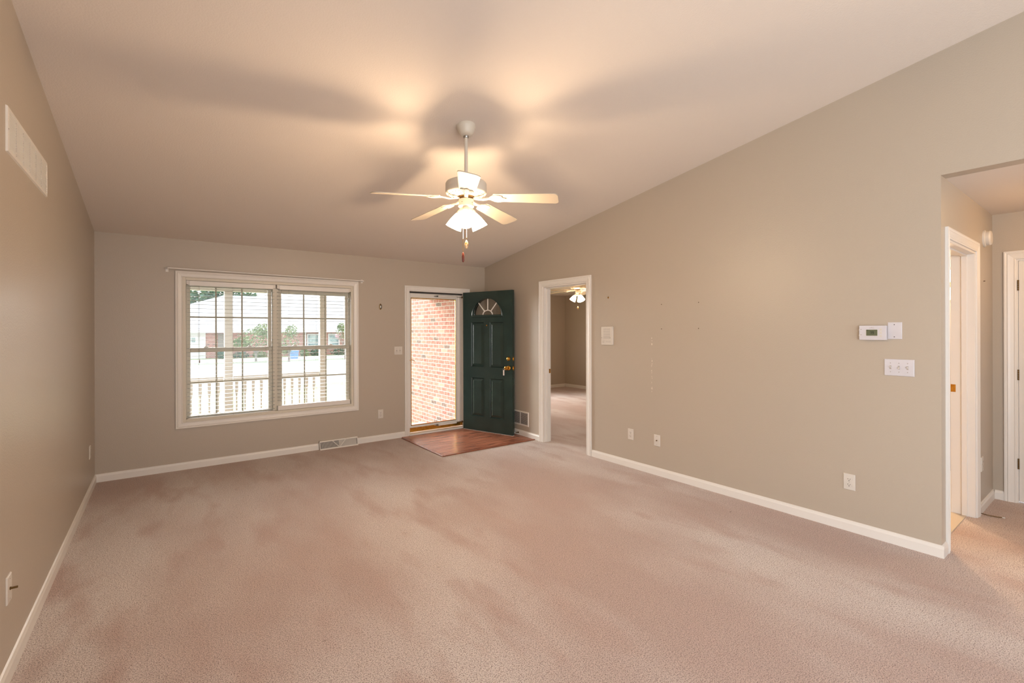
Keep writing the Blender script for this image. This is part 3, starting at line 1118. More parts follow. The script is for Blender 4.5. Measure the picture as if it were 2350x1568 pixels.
def switches(w, a, z, n, label, w_, h_=.115, m_='plate'):
    loc, r = place(w, a, z)
    t = thing('light_switch', label, 'light switch', loc, r)
    plate(t, w_, h_, M[m_])
    for i in range(n):
        x = (i - (n - 1) / 2) * .046
        b = B().box(x - .005, x + .005, -.0068, -.0058, -.012, .012)
        obj('switch_slot', b, M['faint'], t)
        up = 1 if i != 1 else -1
        b = B().hexa([(x - .0042, -.006, -.006 + .0), (x + .0042, -.006, -.006), (x + .0042, -.006, .006), (x - .0042, -.006, .006),
                      (x - .003, -.018, -.003 + up * .006), (x + .003, -.018, -.003 + up * .006), (x + .003, -.018, .003 + up * .006), (x - .003, -.018, .003 + up * .006)])
        obj('toggle', b, M['plate'], t)
        screw(t, x, .030)
        screw(t, x, -.030)


switches('back', -1.420, 1.195, 2, 'white double light switch left of the front door', .117)
switches('right', -5.091, 1.207, 3, 'white triple light switch below the thermostat', .163, m_='plate_cool')

# thermostat and blank plate
loc, r = place('right', -4.950, 1.444)
t = thing('thermostat', 'white wall thermostat with a green screen reading 79', 'thermostat', loc, r)
obj('body', B().rprism(-.077, .077, -.050, .050, .003, -.030, 0.0), M['plate_cool'], t, bevel=0.001)
obj('screen_bezel', B().box(-.037, .031, -.0312, -.030, -.022, .023), M['plate'], t)
sc_ = obj('screen', B().box(-.035, .029, -.0320, -.0310, -.0205, .0215), M['lcd'], t)
b = B()


def seg(b, x, z, w_, h_, segs, y=-.0322, th=.0022):
    m_ = h_ / 2
    P = {'a': (x, x + w_, z + h_ - th, z + h_), 'g': (x, x + w_, z + m_ - th / 2, z + m_ + th / 2), 'd': (x, x + w_, z, z + th),
         'f': (x, x + th, z + m_, z + h_), 'e': (x, x + th, z, z + m_), 'b': (x + w_ - th, x + w_, z + m_, z + h_), 'c': (x + w_ - th, x + w_, z, z + m_)}
    for s in segs:
        x0, x1, z0, z1 = P[s]
        b.box(x0, x1, y - .0004, y + .0002, z0, z1)


seg(b, -.0135, -.009, .009, .019, 'abc')
seg(b, -.0005, -.009, .009, .019, 'abcdfg')
b.box(-.033, -.026, -.0326, -.0319, .016, .019)
obj('digits', b, M['lcd_ink'], sc_)
b = B()
b.box(-.018, .010, -.0306, -.0299, .0325, .0345).box(-.0055, -.0025, -.0306, -.0299, .037, .040)
obj('maker_mark', b, M['faint'], t)
for z in (.022, 0.0, -.022):
    obj('button', B().box(.041, .055, -.0312, -.030, z - .008, z + .008), M['plate'], t, bevel=.0004)
    obj('button_mark', B().box(.047, .050, -.0316, -.0311, z - .001, z + .001), M['faint'], t)
for z in (.020, -.018):
    obj('side_switch', B().box(-.080, -.071, -.0310, -.012, z - .004, z + .004), M['plate'], t)
    obj('switch_mark', B().box(-.069, -.063, -.0306, -.0299, z + .001, z + .006), M['faint'], t)
loc, r = place('right', -5.068, 1.458)
t = thing('blank_wall_plate', 'blank white wall plate touching the right side of the thermostat', 'wall plate', loc, r)
plate(t, .080, .117, M['plate_cool'], th=.004)
screw(t, -.002, .042, -.004, 'slot')
screw(t, -.002, -.042, -.004, 'slot')

# intercom / door chime speaker
loc, r = place('right', -2.498, 1.404)
t = thing('intercom', 'white intercom speaker panel on the wall right of the bedroom doorway', 'intercom', loc, r)
obj('body', B().rprism(-.085, .085, -.103, .103, .010, -.016, 0), M['plate'], t, bevel=.003)
g_ = obj('speaker_grille', B().box(-.058, .058, -.0180, -.0155, -.035, .090), M['plate'], t, bevel=.001)
b = B()
for k in range(12):
    b.box(-.050, .050, -.0185, -.0178, -.028 + k * .0098, -.0255 + k * .0098)
obj('grille_slots', b, M['faint'], g_)
obj('control_strip', B().rprism(-.070, .070, -.088, -.045, .003, -.0175, -.0155), M['plate'], t)
b = B()
for k in range(4):
    b.box(-.010 + k * .018, .002 + k * .018, -.0182, -.0174, -.064, -.061)
    b.box(-.010 + k * .018, .002 + k * .018, -.0182, -.0174, -.074, -.072)
obj('printed_label', b, M['faint'], t)
b = B()
b.box(-.058, -.030, -.0182, -.0174, -.060, -.058).box(-.058, -.055, -.0182, -.0174, -.080, -.058).box(-.045, -.040, -.0182, -.0174, -.078, -.070)
obj('button_outline', b, M['faint'], t)
for sx in (-.074, .050):
    screw(t, sx, -.022, -.018, 'slot')

# hallway round detector
loc, r = place('hall', 1.395, 2.21)
t = thing('smoke_detector', 'round off-white smoke detector high on the hallway wall', 'smoke detector', loc, r)
obj('body', B().lathe([(.066, 0), (.066, -.012), (.060, -.016), (.060, -.036), (.052, -.046), (0, -.047)], (0, 0, 0), (0, 1, 0), n=36), M['plate'], t, smooth=True)
obj('mounting_ring', B().lathe([(.070, 0), (.070, -.008), (.0, -.008)], (0, 0, 0), (0, 1, 0), n=36), M['plate'], t, smooth=True)
loc, r = place('hall', 1.375, 1.86)
tag(obj('nail', B().lathe([(.003, 0), (.003, -.01), (0, -.012)], (0, 0, 0), (0, 1, 0), n=8), M['nail'], loc=loc), 'single nail in the hallway wall below the smoke detector', 'nail')

# oval hold-back on the back wall
loc, r = place('back', -1.669, 1.788)
t = thing('oval_medallion', 'small oval metal knob on the wall between window and front door', 'wall ornament', loc, r)
obj('rosette', B().sphere((0, 0, 0), .040, 20, 12, (.5, .12, 1)), M['old_brass'], t, smooth=True)
obj('stud', B().sphere((0, -.006, 0), .026, 16, 10, (.52, .35, 1)), M['steel'], t, smooth=True)

# hook, screws and marks on the right wall
loc, r = place('right', -2.507, 1.833)
t = thing('wall_hook', 'tiny brass picture hook above the intercom', 'hook', loc, r)
obj('hook_plate', B().prism([(-.009, .006), (.009, .008), (.002, -.012), (-.004, -.012)], -.003, 0), M['brass'], t)
obj('hook_nail', B().tube((0, 0, .006), (.010, -.014, .014), .0015, n=6), M['nail'], t)
for (a, z, lb) in ((-3.204, 1.723, 'upper screw hole nearer the intercom on the right wall'), (-3.609, 1.724, 'upper screw hole farther from the intercom on the right wall'),
                   (-3.204, 1.478, 'lower screw hole nearer the intercom on the right wall'), (-3.608, 1.481, 'lower screw hole farther from the intercom on the right wall')):
    loc, r = place('right', a, z)
    t = obj('wall_screw', B().lathe([(.0045, 0), (.004, -.002), (0, -.0025)], (0, 0, 0), (0, 1, 0), n=8), M['nail'], loc=loc, rot=(0, 0, r))
    tag(t, lb, 'screw', 'empty screws on the right wall')
b = B()
for k in range(26):
    z = random.uniform(-.28, .27)
    s_ = random.uniform(.0012, .004)
    x = random.uniform(-.004, .004)
    b.box(x - s_, x + s_, -.0008, 0, z - s_ * 2, z + s_ * 2)
o = obj('paint_chips', b, M['chip'], loc=(0, -3.088, 1.118), rot=(0, 0, -PI / 2))
tag(o, 'faint vertical line of pale paint chips on the right wall', 'paint marks', kind='stuff')


# vents
def vent(name, w, a, z, vw, vh, cols, rows, label, horizontal=True, fins='z'):
    loc, r = place(w, a, z)
    t = thing(name, label, 'air vent', loc, r)
    bd = .020
    b = B()
    b.casing(-vw / 2 + bd, vw / 2 - bd, -vh / 2 + bd, vh / 2 - bd, [(0, 0.001), (0, .006), (.004, .009), (bd - .003, .007), (bd, 0)], True)
    obj('vent_frame', b, M['vent'], t)
    obj('duct_opening', B().box(-vw / 2 + bd, vw / 2 - bd, -.0012, -.0004, -vh / 2 + bd, vh / 2 - bd), M['vent_dark'], t)
    iw = vw - 2 * bd
    ih = vh - 2 * bd
    cw = iw / cols
    b = B()
    for c in range(1, cols):
        x = -iw / 2 + c * cw
        b.box(x - .005, x + .005, -.007, -.001, -ih / 2, ih / 2)
    for k in range(rows):
        zc = -ih / 2 + (k + .5) * ih / rows
        hh = ih / rows * .30
        b.hexa([(-iw / 2, -.0015, zc - hh), (iw / 2, -.0015, zc - hh), (iw / 2, -.0015, zc - hh + .0012), (-iw / 2, -.0015, zc - hh + .0012),
                (-iw / 2, -.0070, zc + hh - .001), (iw / 2, -.0070, zc + hh - .001), (iw / 2, -.0070, zc + hh + .0006), (-iw / 2, -.0070, zc + hh + .0006)])
    obj('louvre_panel', b, M['vent'], t)
    for sx in (-1, 1):
        screw(t, sx * (vw / 2 - .009), 0, -.008)
    return t


vent('air_vent', 'right', -0.895, 0.245, .372, .200, 2, 15, 'white two-section return vent low on the right wall behind the front door')
vent('air_vent', 'left', -2.790, 2.325, .850, .196, 6, 14, 'long white louvred vent high on the left wall')

# baseboard register
t = thing('floor_register', 'white baseboard register with a V-shaped divider under the window', 'air vent', (-2.224, 0, 0))
rw, rh = .470, .104
b = B()
b.hexa([(-rw / 2, -.058, 0), (-rw / 2 + .010, -.058, 0), (-rw / 2 + .010, 0, 0), (-rw / 2, 0, 0), (-rw / 2, -.024, rh), (-rw / 2 + .010, -.024, rh), (-rw / 2 + .010, 0, rh), (-rw / 2, 0, rh)])
b.hexa([(rw / 2 - .010, -.058, 0), (rw / 2, -.058, 0), (rw / 2, 0, 0), (rw / 2 - .010, 0, 0), (rw / 2 - .010, -.024, rh), (rw / 2, -.024, rh), (rw / 2, 0, rh), (rw / 2 - .010, 0, rh)])
b.hexa([(-rw / 2, -.062, 0), (rw / 2, -.062, 0), (rw / 2, -.040, 0), (-rw / 2, -.040, 0), (-rw / 2, -.056, .014), (rw / 2, -.056, .014), (rw / 2, -.036, .014), (-rw / 2, -.036, .014)])
b.hexa([(-rw / 2, -.031, rh - .014), (rw / 2, -.031, rh - .014), (rw / 2, 0, rh - .014), (-rw / 2, 0, rh - .014), (-rw / 2, -.024, rh), (rw / 2, -.024, rh), (rw / 2, 0, rh), (-rw / 2, 0, rh)])
obj('register_frame', b, M['vent'], t, bevel=.0015)


def fy_(z):
    return -.056 + (z - .014) / (rh - .028) * .026


obj('duct_opening', B().hexa([(-rw / 2 + .01, fy_(.014) + .012, .012), (rw / 2 - .01, fy_(.014) + .012, .012), (rw / 2 - .01, -.002, .012), (-rw / 2 + .01, -.002, .012),
                              (-rw / 2 + .01, fy_(.09) + .012, .092), (rw / 2 - .01, fy_(.09) + .012, .092), (rw / 2 - .01, -.002, .092), (-rw / 2 + .01, -.002, .092)]), M['vent_dark'], t)
b = B()
x = -rw / 2 + .016
while x < rw / 2 - .014:
    lean = .0035 if x < 0 else -.0035
    b.hexa([(x - .0011, fy_(.014), .013), (x + .0011, fy_(.014), .013), (x + .0011 + lean, fy_(.014) + .011, .013), (x - .0011 + lean, fy_(.014) + .011, .013),
            (x - .0011, fy_(.09), .091), (x + .0011, fy_(.09), .091), (x + .0011 + lean, fy_(.09) + .011, .091), (x - .0011 + lean, fy_(.09) + .011, .091)])
    x += .0058
obj('louvre_panel', b, M['vent'], t)
b = B()
for sx in (-1, 1):
    b.hexa([(sx * .004 - .005, fy_(.014) - .003, .014), (sx * .004 + .005, fy_(.014) - .003, .014), (sx * .004 + .005, fy_(.014) + .004, .014), (sx * .004 - .005, fy_(.014) + .004, .014),
            (sx * .078 - .005, fy_(.09) - .003, .090), (sx * .078 + .005, fy_(.09) - .003, .090), (sx * .078 + .005, fy_(.09) + .004, .090), (sx * .078 - .005, fy_(.09) + .004, .090)])
obj('divider', b, M['vent'], t)
obj('lever', B().tube((0, fy_(.078), .078), (0, fy_(.078) - .010, .074), .005, n=10).tube((0, fy_(.078) - .008, .078), (0, fy_(.078) - .012, .060), .003, n=8), M['vent'], t)


# ------------------------------------------------------------------ ceiling fan
def blade_poly():
    r0, r1 = 0.205, 0.660
    w0, w1 = 0.056, 0.070
    pts = [(r0, -w0 * .86), (r0 + .012, -w0)]
    pts += [(r1 - .05, -w1)]
    for k in range(5):
        a = -PI / 2 + (PI / 2) * k / 4
        pts.append((r1 - .030 + .030 * math.cos(a), -w1 + .034 + .034 * math.sin(a)))
    for k in range(5):
        a = (PI / 2) * k / 4
        pts.append((r1 - .030 + .030 * math.cos(a), w1 - .034 + .034 * math.sin(a)))
    pts += [(r0 + .012, w0), (r0, w0 * .86)]
    return pts


def iron_poly():
    # narrow arm flaring into a three-lobed shield
    up = [(.150, .009), (.172, .011), (.186, .026), (.200, .040), (.222, .047), (.246, .046), (.262, .038), (.268, .026), (.264, .016), (.276, .012), (.286, .006), (.289, 0)]
    return up + [(x, -y) for x, y in reversed(up[:-1])]


BLADE_Z = -0.0


def fan(label, loc, drop, az0, name='ceiling_fan', canopy=True, shade_az=0.0, nshade=3, tilt=0.0, chains=()):
    """origin at the ceiling mount; blade plane `drop` below it; az0 = azimuth of the first blade"""
    t = thing(name, label, 'ceiling fan', loc, 0, 'white five-blade ceiling fans with lit shades')
    zb = -drop
    if canopy:
        c = obj('canopy', B().lathe([(.066, .004), (.067, -.014), (.064, -.022), (.052, -.050), (.044, -.066), (.030, -.074), (0, -.075)], (0, 0, 0), n=36), M['fan'], t, smooth=True, rot=(tilt, 0, 0))
        obj('mounting_collar', B().lathe([(.019, -.066), (.020, -.082), (.016, -.088), (0, -.088)], n=24), M['steel'], t, smooth=True)
        obj('downrod', B().tube((0, 0, -.07), (0, 0, zb + .165), .0125, n=20), M['fan'], t, smooth=True)
    else:
        obj('canopy', B().lathe([(.060, .0), (.060, -.03), (.050, zb + .165), (0, zb + .165)], n=32), M['fan'], t, smooth=True)
    b = B().lathe([(.0, .170), (.030, .170), (.060, .163), (.125, .158), (.140, .150), (.1465, .138), (.1465, .080), (.142, .070), (.118, .056), (.080, .050), (0, .050)], (0, 0, zb), n=56)
    mo = obj('motor_housing', b, M['fan'], t, smooth=True)
    b = B()
    for k in range(30):
        a = 2 * PI * k / 30
        ca, sa = math.cos(a), math.sin(a)
        p0 = Vector((ca * .090, sa * .090, zb + .0515))
        p1 = Vector((ca * .128, sa * .128, zb + .0605))
        b.tube(p0, p1, .0028, n=6)
    obj('vent_slots', b, M['old_brass'], mo)
    b = B().lathe([(.058, .052), (.060, .040), (.054, .030), (0, .030)], (0, 0, zb), n=32)
    obj('flywheel', b, M['old_brass'], t, smooth=True)
    for k in range(5):
        az = az0 + 2 * PI * k / 5
        pitch = Matrix.Rotation(math.radians(-12), 4, 'X')
        rotm = Matrix.Rotation(az, 4, 'Z')
        b = B().slab(blade_poly(), 0.0, .006)
        bl = obj('fan_blade', b, M['blade'], t, bevel=.0015)
        bl.matrix_local = Matrix.Translation((0, 0, zb + .044)) @ rotm @ Matrix.Rotation(math.radians(4), 4, 'Y') @ pitch
        b = B().slab(iron_poly(), -.0075, -.0005)
        for (x, y, rx, ry) in ((.232, .024, .024, .014), (.232, -.024, .024, .014), (.250, 0, .028, .010)):
            n_ = 18
            for q in range(n_):
                a0, a1 = 2 * PI * q / n_, 2 * PI * (q + 1) / n_
                b.tube((x + rx * math.cos(a0), y + ry * math.sin(a0), -.0085), (x + rx * math.cos(a1), y + ry * math.sin(a1), -.0085), .0022, n=6, caps=False)
        # arm rising to the flywheel
        arm = [(.050, -.002), (.085, -.006), (.120, -.010), (.160, -.004)]
        for (xa, za), (xb, zb_) in zip(arm[:-1], arm[1:]):
            b.hexa([(xa, -.013, za - .006), (xb, -.011, zb_ - .006), (xb, .011, zb_ - .006), (xa, .013, za - .006),
                    (xa, -.013, za + .002), (xb, -.011, zb_ + .002), (xb, .011, zb_ + .002), (xa, .013, za + .002)])
        obj('blade_iron', b, M['fan'], bl)
    b = B().lathe([(.050, .034), (.053, .028), (.053, -.028), (.056, -.034), (.056, -.042), (.048, -.052), (.046, -.058), (0, -.058)], (0, 0, zb + .022), n=36)
    sw = obj('switch_housing', b, M['fan'], t, smooth=True)
    for a in (0.3, 1.9, 3.6, 5.1):
        obj('set_screw', B().sphere((.0535 * math.cos(a), .0535 * math.sin(a), zb + .004), .0028, 8, 6), M['old_brass'], sw)
    b = B().lathe([(.045, -.036), (.047, -.044), (.045, -.058), (.030, -.068), (.012, -.074), (0, -.076)], (0, 0, zb), n=32)
    obj('light_fitter', b, M['fan'], t, smooth=True)
    for k in range(nshade):
        a = shade_az + 2 * PI * k / nshade
        u = Vector((math.cos(a), math.sin(a), 0))
        ax = (u * math.sin(math.radians(30)) + Vector((0, 0, -math.cos(math.radians(30))))).normalized()
        neck = u * .054 + Vector((0, 0, zb - .062))
        b = B()
        b.lathe([(.0, -.030), (.014, -.028), (.021, -.018), (.024, -.004), (.024, .008), (.020, .012)], neck, ax, n=24)
        so = obj('lamp_socket', b, M['fan'], t, smooth=True)
        b = B().lathe([(.022, .004), (.026, .012), (.034, .030), (.043, .055), (.050, .080), (.0555, .102), (.0585, .114)], neck, ax, n=36, close=False)
        sh = obj('lamp_shade', b, M['shade'], t, smooth=True)
        md = sh.modifiers.new('wall', 'SOLIDIFY')
        md.thickness = .003
        md.offset = -1
        bu = obj('light_bulb', B().sphere(neck + ax * .062, .022, 14, 10), M['shade'], sh, smooth=True)
    for (dx, dy, length, kind) in chains:
        ztop = zb - .030
        x, y = dx, dy
        ch = obj('pull_chain', B().tube((x, y, ztop), (x, y, zb - length), .0013, n=6), M['brass'], t)
        if kind == 'wood':
            obj('pull_knob', B().lathe([(.002, .030), (.005, .026), (.0085, .0), (.0085, -.030), (.005, -.038), (0, -.040)], (x, y, zb - length), n=14), M['pull'], ch, smooth=True)
        else:
            obj('pull_knob', B().lathe([(.002, .032), (.009, .022), (.013, .004), (.012, -.014), (.006, -.028), (0, -.030)], (x, y, zb - length), n=16), M['crystal'], ch, smooth=True)
    return t


YAW = 0.6421
FX, FY = -2.266, -3.19
FZ = ceil_z(FY)
tow = math.atan2(-math.cos(YAW), -math.sin(YAW))         # azimuth pointing back towards the camera side
right = Vector((math.cos(YAW), -math.sin(YAW), 0))
az_e = tow + math.radians(7)
c1 = Vector((-math.sin(YAW), -math.cos(YAW), 0)) * .05
fan('white ceiling fan with three lit glass shades hanging from the living room ceiling', (FX, FY, FZ), FZ - 2.372, az_e,
    shade_az=tow + math.radians(2), tilt=-math.atan(SL),
    chains=[(right.x * -.018 + c1.x, right.y * -.018 + c1.y, .385, 'wood'), (right.x * .006 + c1.x, right.y * .006 + c1.y, .300, 'crystal')])
light('fan_bulbs', 'POINT', (FX, FY, 2.372 - .20), BULB, (1.0, 0.73, 0.47), shadow_soft_size=.06)

# bedroom fan
BFX, BFY = 2.262, 0.24
fan('white flush-mounted ceiling fan with lit shades seen through the bedroom doorway', (BFX, BFY, BZ), .175, tow + math.radians(14), canopy=False,
    shade_az=tow + math.radians(30), chains=[(-.02, -.01, .30, 'crystal')])
light('bedroom_fan_bulbs', 'POINT', (BFX, BFY, BZ - .40), BULB * .6, (1.0, 0.72, 0.42), shadow_soft_size=.05)

# hallway ceiling light, just outside the frame
t = thing('ceiling_light', 'round lit flush-mounted light on the hallway ceiling', 'ceiling light', (1.02, -6.12, HZ))
obj('base', B().lathe([(.15, 0), (.15, -.02), (.14, -.025), (0, -.025)], n=36), M['brass'], t, smooth=True)
obj('lamp_shade', B().lathe([(.14, -.025), (.135, -.05), (.11, -.08), (.06, -.10), (0, -.105)], n=36, close=False), M['hall_glow'], t, smooth=True)
light('hall_lamp', 'POINT', (1.02, -6.12, HZ - .22), 1.6, (1.0, 0.60, 0.26), shadow_soft_size=.08)
# bathroom light bar
t = thing('vanity_light', 'lit globe light on the bathroom wall, a bright sliver through the doorway', 'wall light', (2.5, -4.92, 1.92), -PI / 2)
obj('backplate', B().box(-.06, .06, -.03, 0, -.16, .16), M['brass'], t)
for z in (-.09, .09):
    obj('globe', B().sphere((0, -.09, z), .062, 20, 14), M['bath_glow'], t, smooth=True)
light('bathroom_lamp', 'POINT', (1.9, -4.3, 2.1), 40, (1.0, 0.74, 0.45), shadow_soft_size=.08)
b = B().box(-.30, .30, -.50, 0, 0, .80)
t = thing('vanity_cabinet', 'wooden bathroom vanity cabinet against the bathroom wall beyond the doorway', 'cabinet', (2.49, -4.0, 0.006), -PI / 2)
obj('body', b, M['cabinet'], t)
obj('countertop', B().box(-.32, .32, -.52, 0, .80, .83), M['plate'], t)
obj('door', B().box(-.27, -.01, -.518, -.50, .1, .74), M['cabinet'], t)
obj('door', B().box(.01, .27, -.518, -.50, .1, .74), M['cabinet'], t)

# loose cable on the hallway carpet
pts = [(1.14, -5.325, .02), (1.16, -5.335, .014), (1.175, -5.35, .008), (1.185, -5.375, .006), (1.19, -5.41, .006), (1.20, -5.43, .007)]
t = thing('loose_cable', 'short loose cable end lying on the hallway carpet by the doorway', 'cable', (1.16, -5.335, 0))
off = Vector((1.16, -5.335, 0))
obj('cord', B().path([Vector(p) - off for p in pts], .0032, 8), M['old_brass'], t)
obj('cable_tip', B().tube(Vector(pts[-1]) - off, Vector((1.205, -5.445, .007)) - off, .0045, n=8), M['rubber'], t)

# ------------------------------------------------------------------ outside: porch
struct('porch_slab', B().box(-7.0, -0.06, BT, 2.0, -0.45, -0.25), M['concrete'], 'pale concrete porch floor outside the front door', 'porch floor')
struct('wall_porch', B().box(-0.06, RT - .02, BT, 3.05, -0.6, 2.60), M['brick'], 'red brick wall of the porch seen through the storm door', 'brick wall')
struct('porch_ceiling', B().box(-7.0, -0.06, BT, 1.60, 2.36, 2.42), M['siding'], 'white porch ceiling', 'porch ceiling')
struct('porch_beam', B().box(-7.0, -0.06, 1.60, 1.73, 2.03, 2.42), M['post'], 'white porch beam above the railing', 'porch beam')
b = B()
b.hexa([(-7.2, -.2, 2.75), (.0, -.2, 2.75), (.0, 2.1, 2.45), (-7.2, 2.1, 2.45), (-7.2, -.2, 2.9), (.0, -.2, 2.9), (.0, 2.1, 2.52), (-7.2, 2.1, 2.52)])
struct('porch_roof', b, M['roof'], 'shingled porch roof', 'roof')


def post(x, label):
    t = thing('porch_post', label, 'porch post', (x, 1.66, -0.25), group='square white porch posts')
    obj('shaft', B().box(-.050, .050, -.050, .050, 0, 2.279), M['post'], t, bevel=.006)
    obj('base', B().box(-.062, .062, -.062, .062, 0, .14), M['post'], t, bevel=.006)
    return t


post(-3.255, 'square white porch post outside the left half of the window')
post(-1.975, 'square white porch post outside the right half of the window')


def railing(x0, x1, label, start):
    t = thing('porch_railing', label, 'railing', (x0, 1.66, -0.25), group='porch railing sections')
    w = x1 - x0
    obj('top_rail', B().box(0, w, -.045, .045, 1.015, 1.080).box(0, w, -.03, .03, 1.00, 1.015), M['post'], t, bevel=.008)
    obj('bottom_rail', B().box(0, w, -.03, .03, .06, .11), M['post'], t, bevel=.004)
    x = start - x0
    first = None
    while x < w - .03:
        b = B().box(-.019, .019, -.019, .019, .0, .18).box(-.019, .019, -.019, .019, .76, .89)
        b.lathe([(.019, .18), (.010, .205), (.014, .24), (.012, .38), (.0095, .64), (.011, .695), (.019, .732), (.019, .76)], n=12)
        if first is None:
            first = obj('baluster', b, M['post'], t)
            first.location = (x, 0, .11)
        else:
            c = first.copy()
            COL.objects.link(c)
            c.parent = t
            c.location = (x, 0, .11)
        x += .1045
    return t


railing(-3.192, -2.038, 'white porch railing between the two posts outside the window', -3.155)
railing(-4.60, -3.318, 'white porch railing left of the left post outside the window', -4.53)

# ------------------------------------------------------------------ outside: street
def gz(y):
    return -0.33 - (y - 2.0) * 0.0148


def ground_strip(name, y0, y1, m_, label, cat, x0=-60, x1=70, lift=0.0):
    b = B()
    b.hexa([(x0, y0, gz(y0) - .4), (x1, y0, gz(y0) - .4), (x1, y1, gz(y1) - .4), (x0, y1, gz(y1) - .4),
            (x0, y0, gz(y0) + lift), (x1, y0, gz(y0) + lift), (x1, y1, gz(y1) + lift), (x0, y1, gz(y1) + lift)])
    return struct(name, b, m_, label, cat)


b = B()
b.hexa([(-60, 2.0, gz(2) - .4), (70, 2.0, gz(2) - .4), (70, 12, gz(12) - .4), (-60, 12, gz(12) - .4), (-60, 2.0, gz(2)), (70, 2.0, gz(2)), (70, 12, gz(12)), (-60, 12, gz(12))])
struct('lawn', b, M['lawn'], 'bright front lawn beyond the porch railing', 'lawn')
ground_strip('street', 12, 31.0, M['road'], 'pale sunlit street and driveway', 'street')
ground_strip('verge', 31.0, 34.0, M['grass2'], 'green strip of grass across the street', 'grass strip')
ground_strip('driveway', 34.0, 40.0, M['concrete'], 'pale sunlit concrete in front of the neighbouring house', 'driveway')
ground_strip('far_lawn', 40.0, 100.0, M['lawn'], 'far lawn around the neighbouring house', 'lawn')

HY = 43.0
GB = gz(HY)
t = thing('house', 'long single-storey brick house with pale hipped roof across the street', 'house', (4.0, HY, GB))
off = (-4.0, -HY, -GB)


def Hc(n, b_, m_, parent=None):
    o = obj(n, b_, m_, parent or t)
    if parent is None:
        o.location = off
    return o


EZ = 1.34
Hc('wall', B().box(-.95, 22.0, HY, HY + 10, GB, EZ), M['brick_far'])
Hc('garage_wall', B().box(-8.0, -.95, HY - .1, HY + 10, GB, EZ), M['siding'])
gd = Hc('garage_door', B().box(-6.2, -1.25, HY - .16, HY - .1, GB, 1.05), M['siding'])
b = B()
for k in range(4):
    x = -5.9 + k * 1.2
    for q in range(2):
        for w_ in range(2):
            b.box(x + w_ * .33, x + w_ * .33 + .27, HY - .18, HY - .16, .52 + q * .22, .68 + q * .22)
obj('garage_panes', b, M['house_glass'], gd)
Hc('entry_recess', B().box(-.03, .42, HY - .06, HY, GB, 1.25), M['bark'])
Hc('porch_column', B().box(.50, .72, HY - 1.2, HY - .98, GB, EZ), M['siding'])
Hc('downspout', B().box(7.22, 7.34, HY - .12, HY, GB, EZ), M['siding'])
Hc('fascia', B().box(-8.6, 22.6, HY - .75, HY - .6, EZ - .02, EZ + .22), M['siding'])
Hc('soffit', B().box(-8.6, 22.6, HY - .6, HY, EZ, EZ + .05), M['siding'])
for (x0, x1) in ((7.55, 8.45), (9.55, 10.45), (13.0, 14.2)):
    wf = Hc('window', B().box(x0 - .12, x1 + .12, HY - .06, HY, -.40, 1.20), M['siding'])
    obj('pane', B().box(x0, x1, HY - .08, HY - .06, .30, 1.08).box(x0, x1, HY - .08, HY - .06, -.30, .22), M['house_glass'], wf)
b = B()
rb = [(-8.7, HY - .8, EZ + .2), (22.7, HY - .8, EZ + .2), (22.7, HY + 10.8, EZ + .2), (-8.7, HY + 10.8, EZ + .2)]
rt = [(0.95, HY + 5, 5.02), (16.5, HY + 5, 5.02)]
v = [b.bm.verts.new(p) for p in rb]
u = [b.bm.verts.new(p) for p in rt]
b.bm.faces.new((v[0], v[1], u[1], u[0]))
b.bm.faces.new((v[1], v[2], u[1]))
b.bm.faces.new((v[2], v[3], u[0], u[1]))
b.bm.faces.new((v[3], v[0], u[0]))
b.bm.faces.new(v[::-1])
Hc('roof', b, M['roof'])


def leaves(b, c, rad, n, size):
    c = Vector(c)
    for _ in range(n):
        while True:
            p = Vector((random.uniform(-1, 1), random.uniform(-1, 1), random.uniform(-1, 1)))
            if p.length < 1:
                break
        p = c + Vector((p.x * rad[0], p.y * rad[1], p.z * rad[2]))
        d = Vector((random.uniform(-1, 1), random.uniform(-1, 1), random.uniform(-1, 1))).normalized()
        e = d.orthogonal().normalized()
        f = d.cross(e)
        s_ = size * random.uniform(.6, 1.3)
        vs = [b.bm.verts.new(p + e * s_), b.bm.verts.new(p + f * s_ * .6), b.bm.verts.new(p - e * s_), b.bm.verts.new(p - f * s_ * .6)]
        b.bm.faces.new(vs)


def tree(label, x, y, base, trunk_h, blobs, n, size, m_, group=None, name='tree'):
    t = thing(name, label, 'tree', (x, y, base), group=group)
    b = B()
    b.tube((0, 0, -.1), (0, 0, trunk_h), .09, .06, n=10)
    for k in range(5):
        a = k * 1.3
        b.tube((0, 0, trunk_h * .6), (math.cos(a) * .6, math.sin(a) * .6, trunk_h * 1.5), .04, .015, n=6)
    obj('trunk', b, M['bark'], t)
    b = B()
    for (c, rad) in blobs:
        leaves(b, c, rad, n, size)
    obj('crown', b, m_, t)
    return t


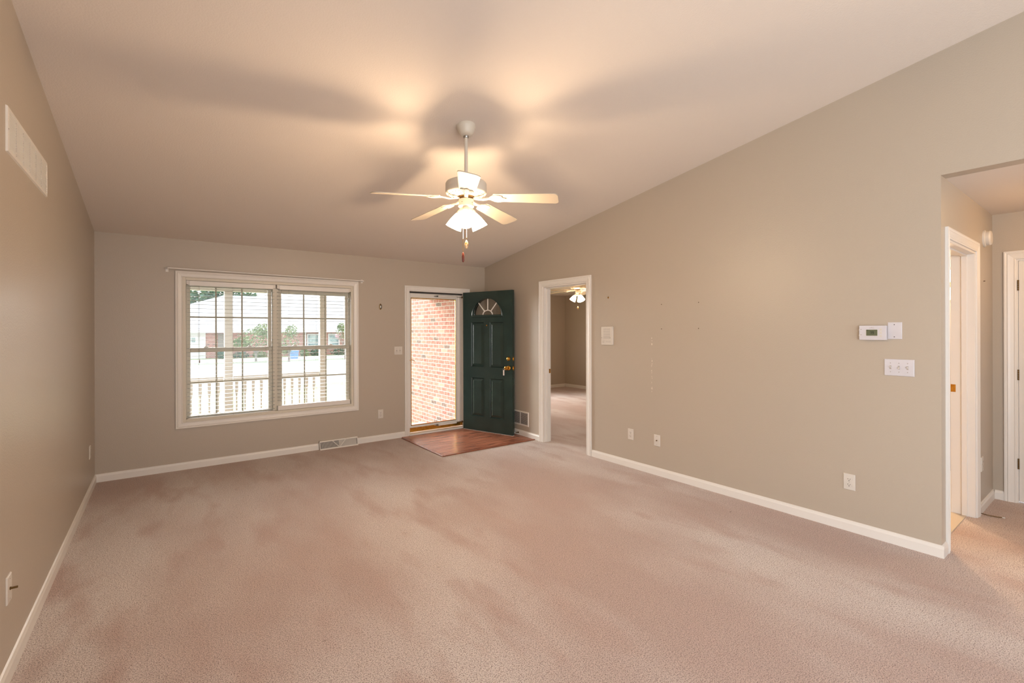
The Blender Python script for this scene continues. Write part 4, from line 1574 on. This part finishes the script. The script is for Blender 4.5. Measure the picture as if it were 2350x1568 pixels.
tree('leafy young tree with pale trunk across the street, outside the left half of the window', 1.55, 33.0, gz(33), .9,
     [((0, 0, 1.75), (1.3, 1.2, .75)), ((.45, 0, 2.3), (.7, .7, .5)), ((-.9, 0, 1.4), (.6, .6, .45))], 420, .085, M['leaf'], 'street trees')
tree('thin airy tree outside the window, just right of the centre post', 3.40, 31.0, gz(31), 1.0,
     [((0, 0, 1.5), (.75, .7, .95)), ((.2, 0, 2.2), (.45, .4, .5)), ((-.35, 0, .9), (.4, .4, .4))], 260, .07, M['leaf'], 'street trees')
tree('small tree at the right edge of the window view', 7.45, 31.0, gz(31), 1.4,
     [((0, 0, 2.1), (.75, .6, .55)), ((-.2, 0, 2.5), (.4, .4, .35))], 300, .07, M['leaf'], 'street trees')
tree('tall dark green tree behind the neighbouring roof at the upper left of the window', -1.0, 64.0, -1.2, 4.5,
     [((0, 0, 7.0), (4.5, 3, 2.6)), ((4.2, 0, 6.4), (3.4, 3, 2.0)), ((-4.5, 0, 6.0), (4, 3, 3))], 1500, .28, M['leaf_dark'])


def shrub(label, x, y, rx, h, m_, grp='shrubs along the neighbouring house'):
    b = B()
    leaves(b, (0, 0, h * .5), (rx, .5, h * .55), 420, .07)
    o = obj('shrub', b, m_, loc=(x, y, gz(y)))
    tag(o, label, 'shrub', grp)


shrub('small round shrub at the foot of the dark entry recess of the far house', .1, 41.5, .38, .62, M['leaf_dark'])
shrub('dense shrub left of the pale tree trunk', 1.5, 41.5, .75, .50, M['leaf_dark'])
shrub('dense shrub right of the pale tree trunk', 3.1, 41.5, .7, .52, M['leaf'])
shrub('bright green shrub right of the blue bin', 6.75, 41.0, .45, .62, M['leaf'])
shrub('dark hedge-like shrub under the far left house window', 7.9, 41.2, .75, .60, M['leaf_dark'])
shrub('dark hedge-like shrub under the far right house window', 10.1, 41.2, 1.0, .62, M['leaf_dark'])

t = thing('storage_bin', 'blue plastic bin standing across the street', 'bin', (4.76, 36.0, gz(36)))
obj('body', B().hexa([(-.28, -.25, 0), (.28, -.25, 0), (.28, .25, 0), (-.28, .25, 0), (-.33, -.3, .62), (.33, -.3, .62), (.33, .3, .62), (-.33, .3, .62)]), M['blue'], t)
obj('lid', B().box(-.35, .35, -.32, .32, .62, .68), M['blue'], t, bevel=.01)
b = B()
leaves(b, (0, 0, 0), (.30, .3, .26), 220, .05)
t = thing('flower_basket', 'hanging basket of pink and white flowers on the far house', 'hanging basket', (9.0, 38.0, 1.0))
obj('petals', b, M['leaf_pink'], t)
obj('basket', B().lathe([(.05, -.36), (.20, -.2), (.22, -.12), (0, -.12)], n=16), M['bark'], t)
obj('hook_pole', B().tube((0, .1, gz(38) - 1.0), (0, .1, .45), .015, n=6).tube((0, .1, .45), (0, 0, .40), .012, n=6), M['slot'], t)
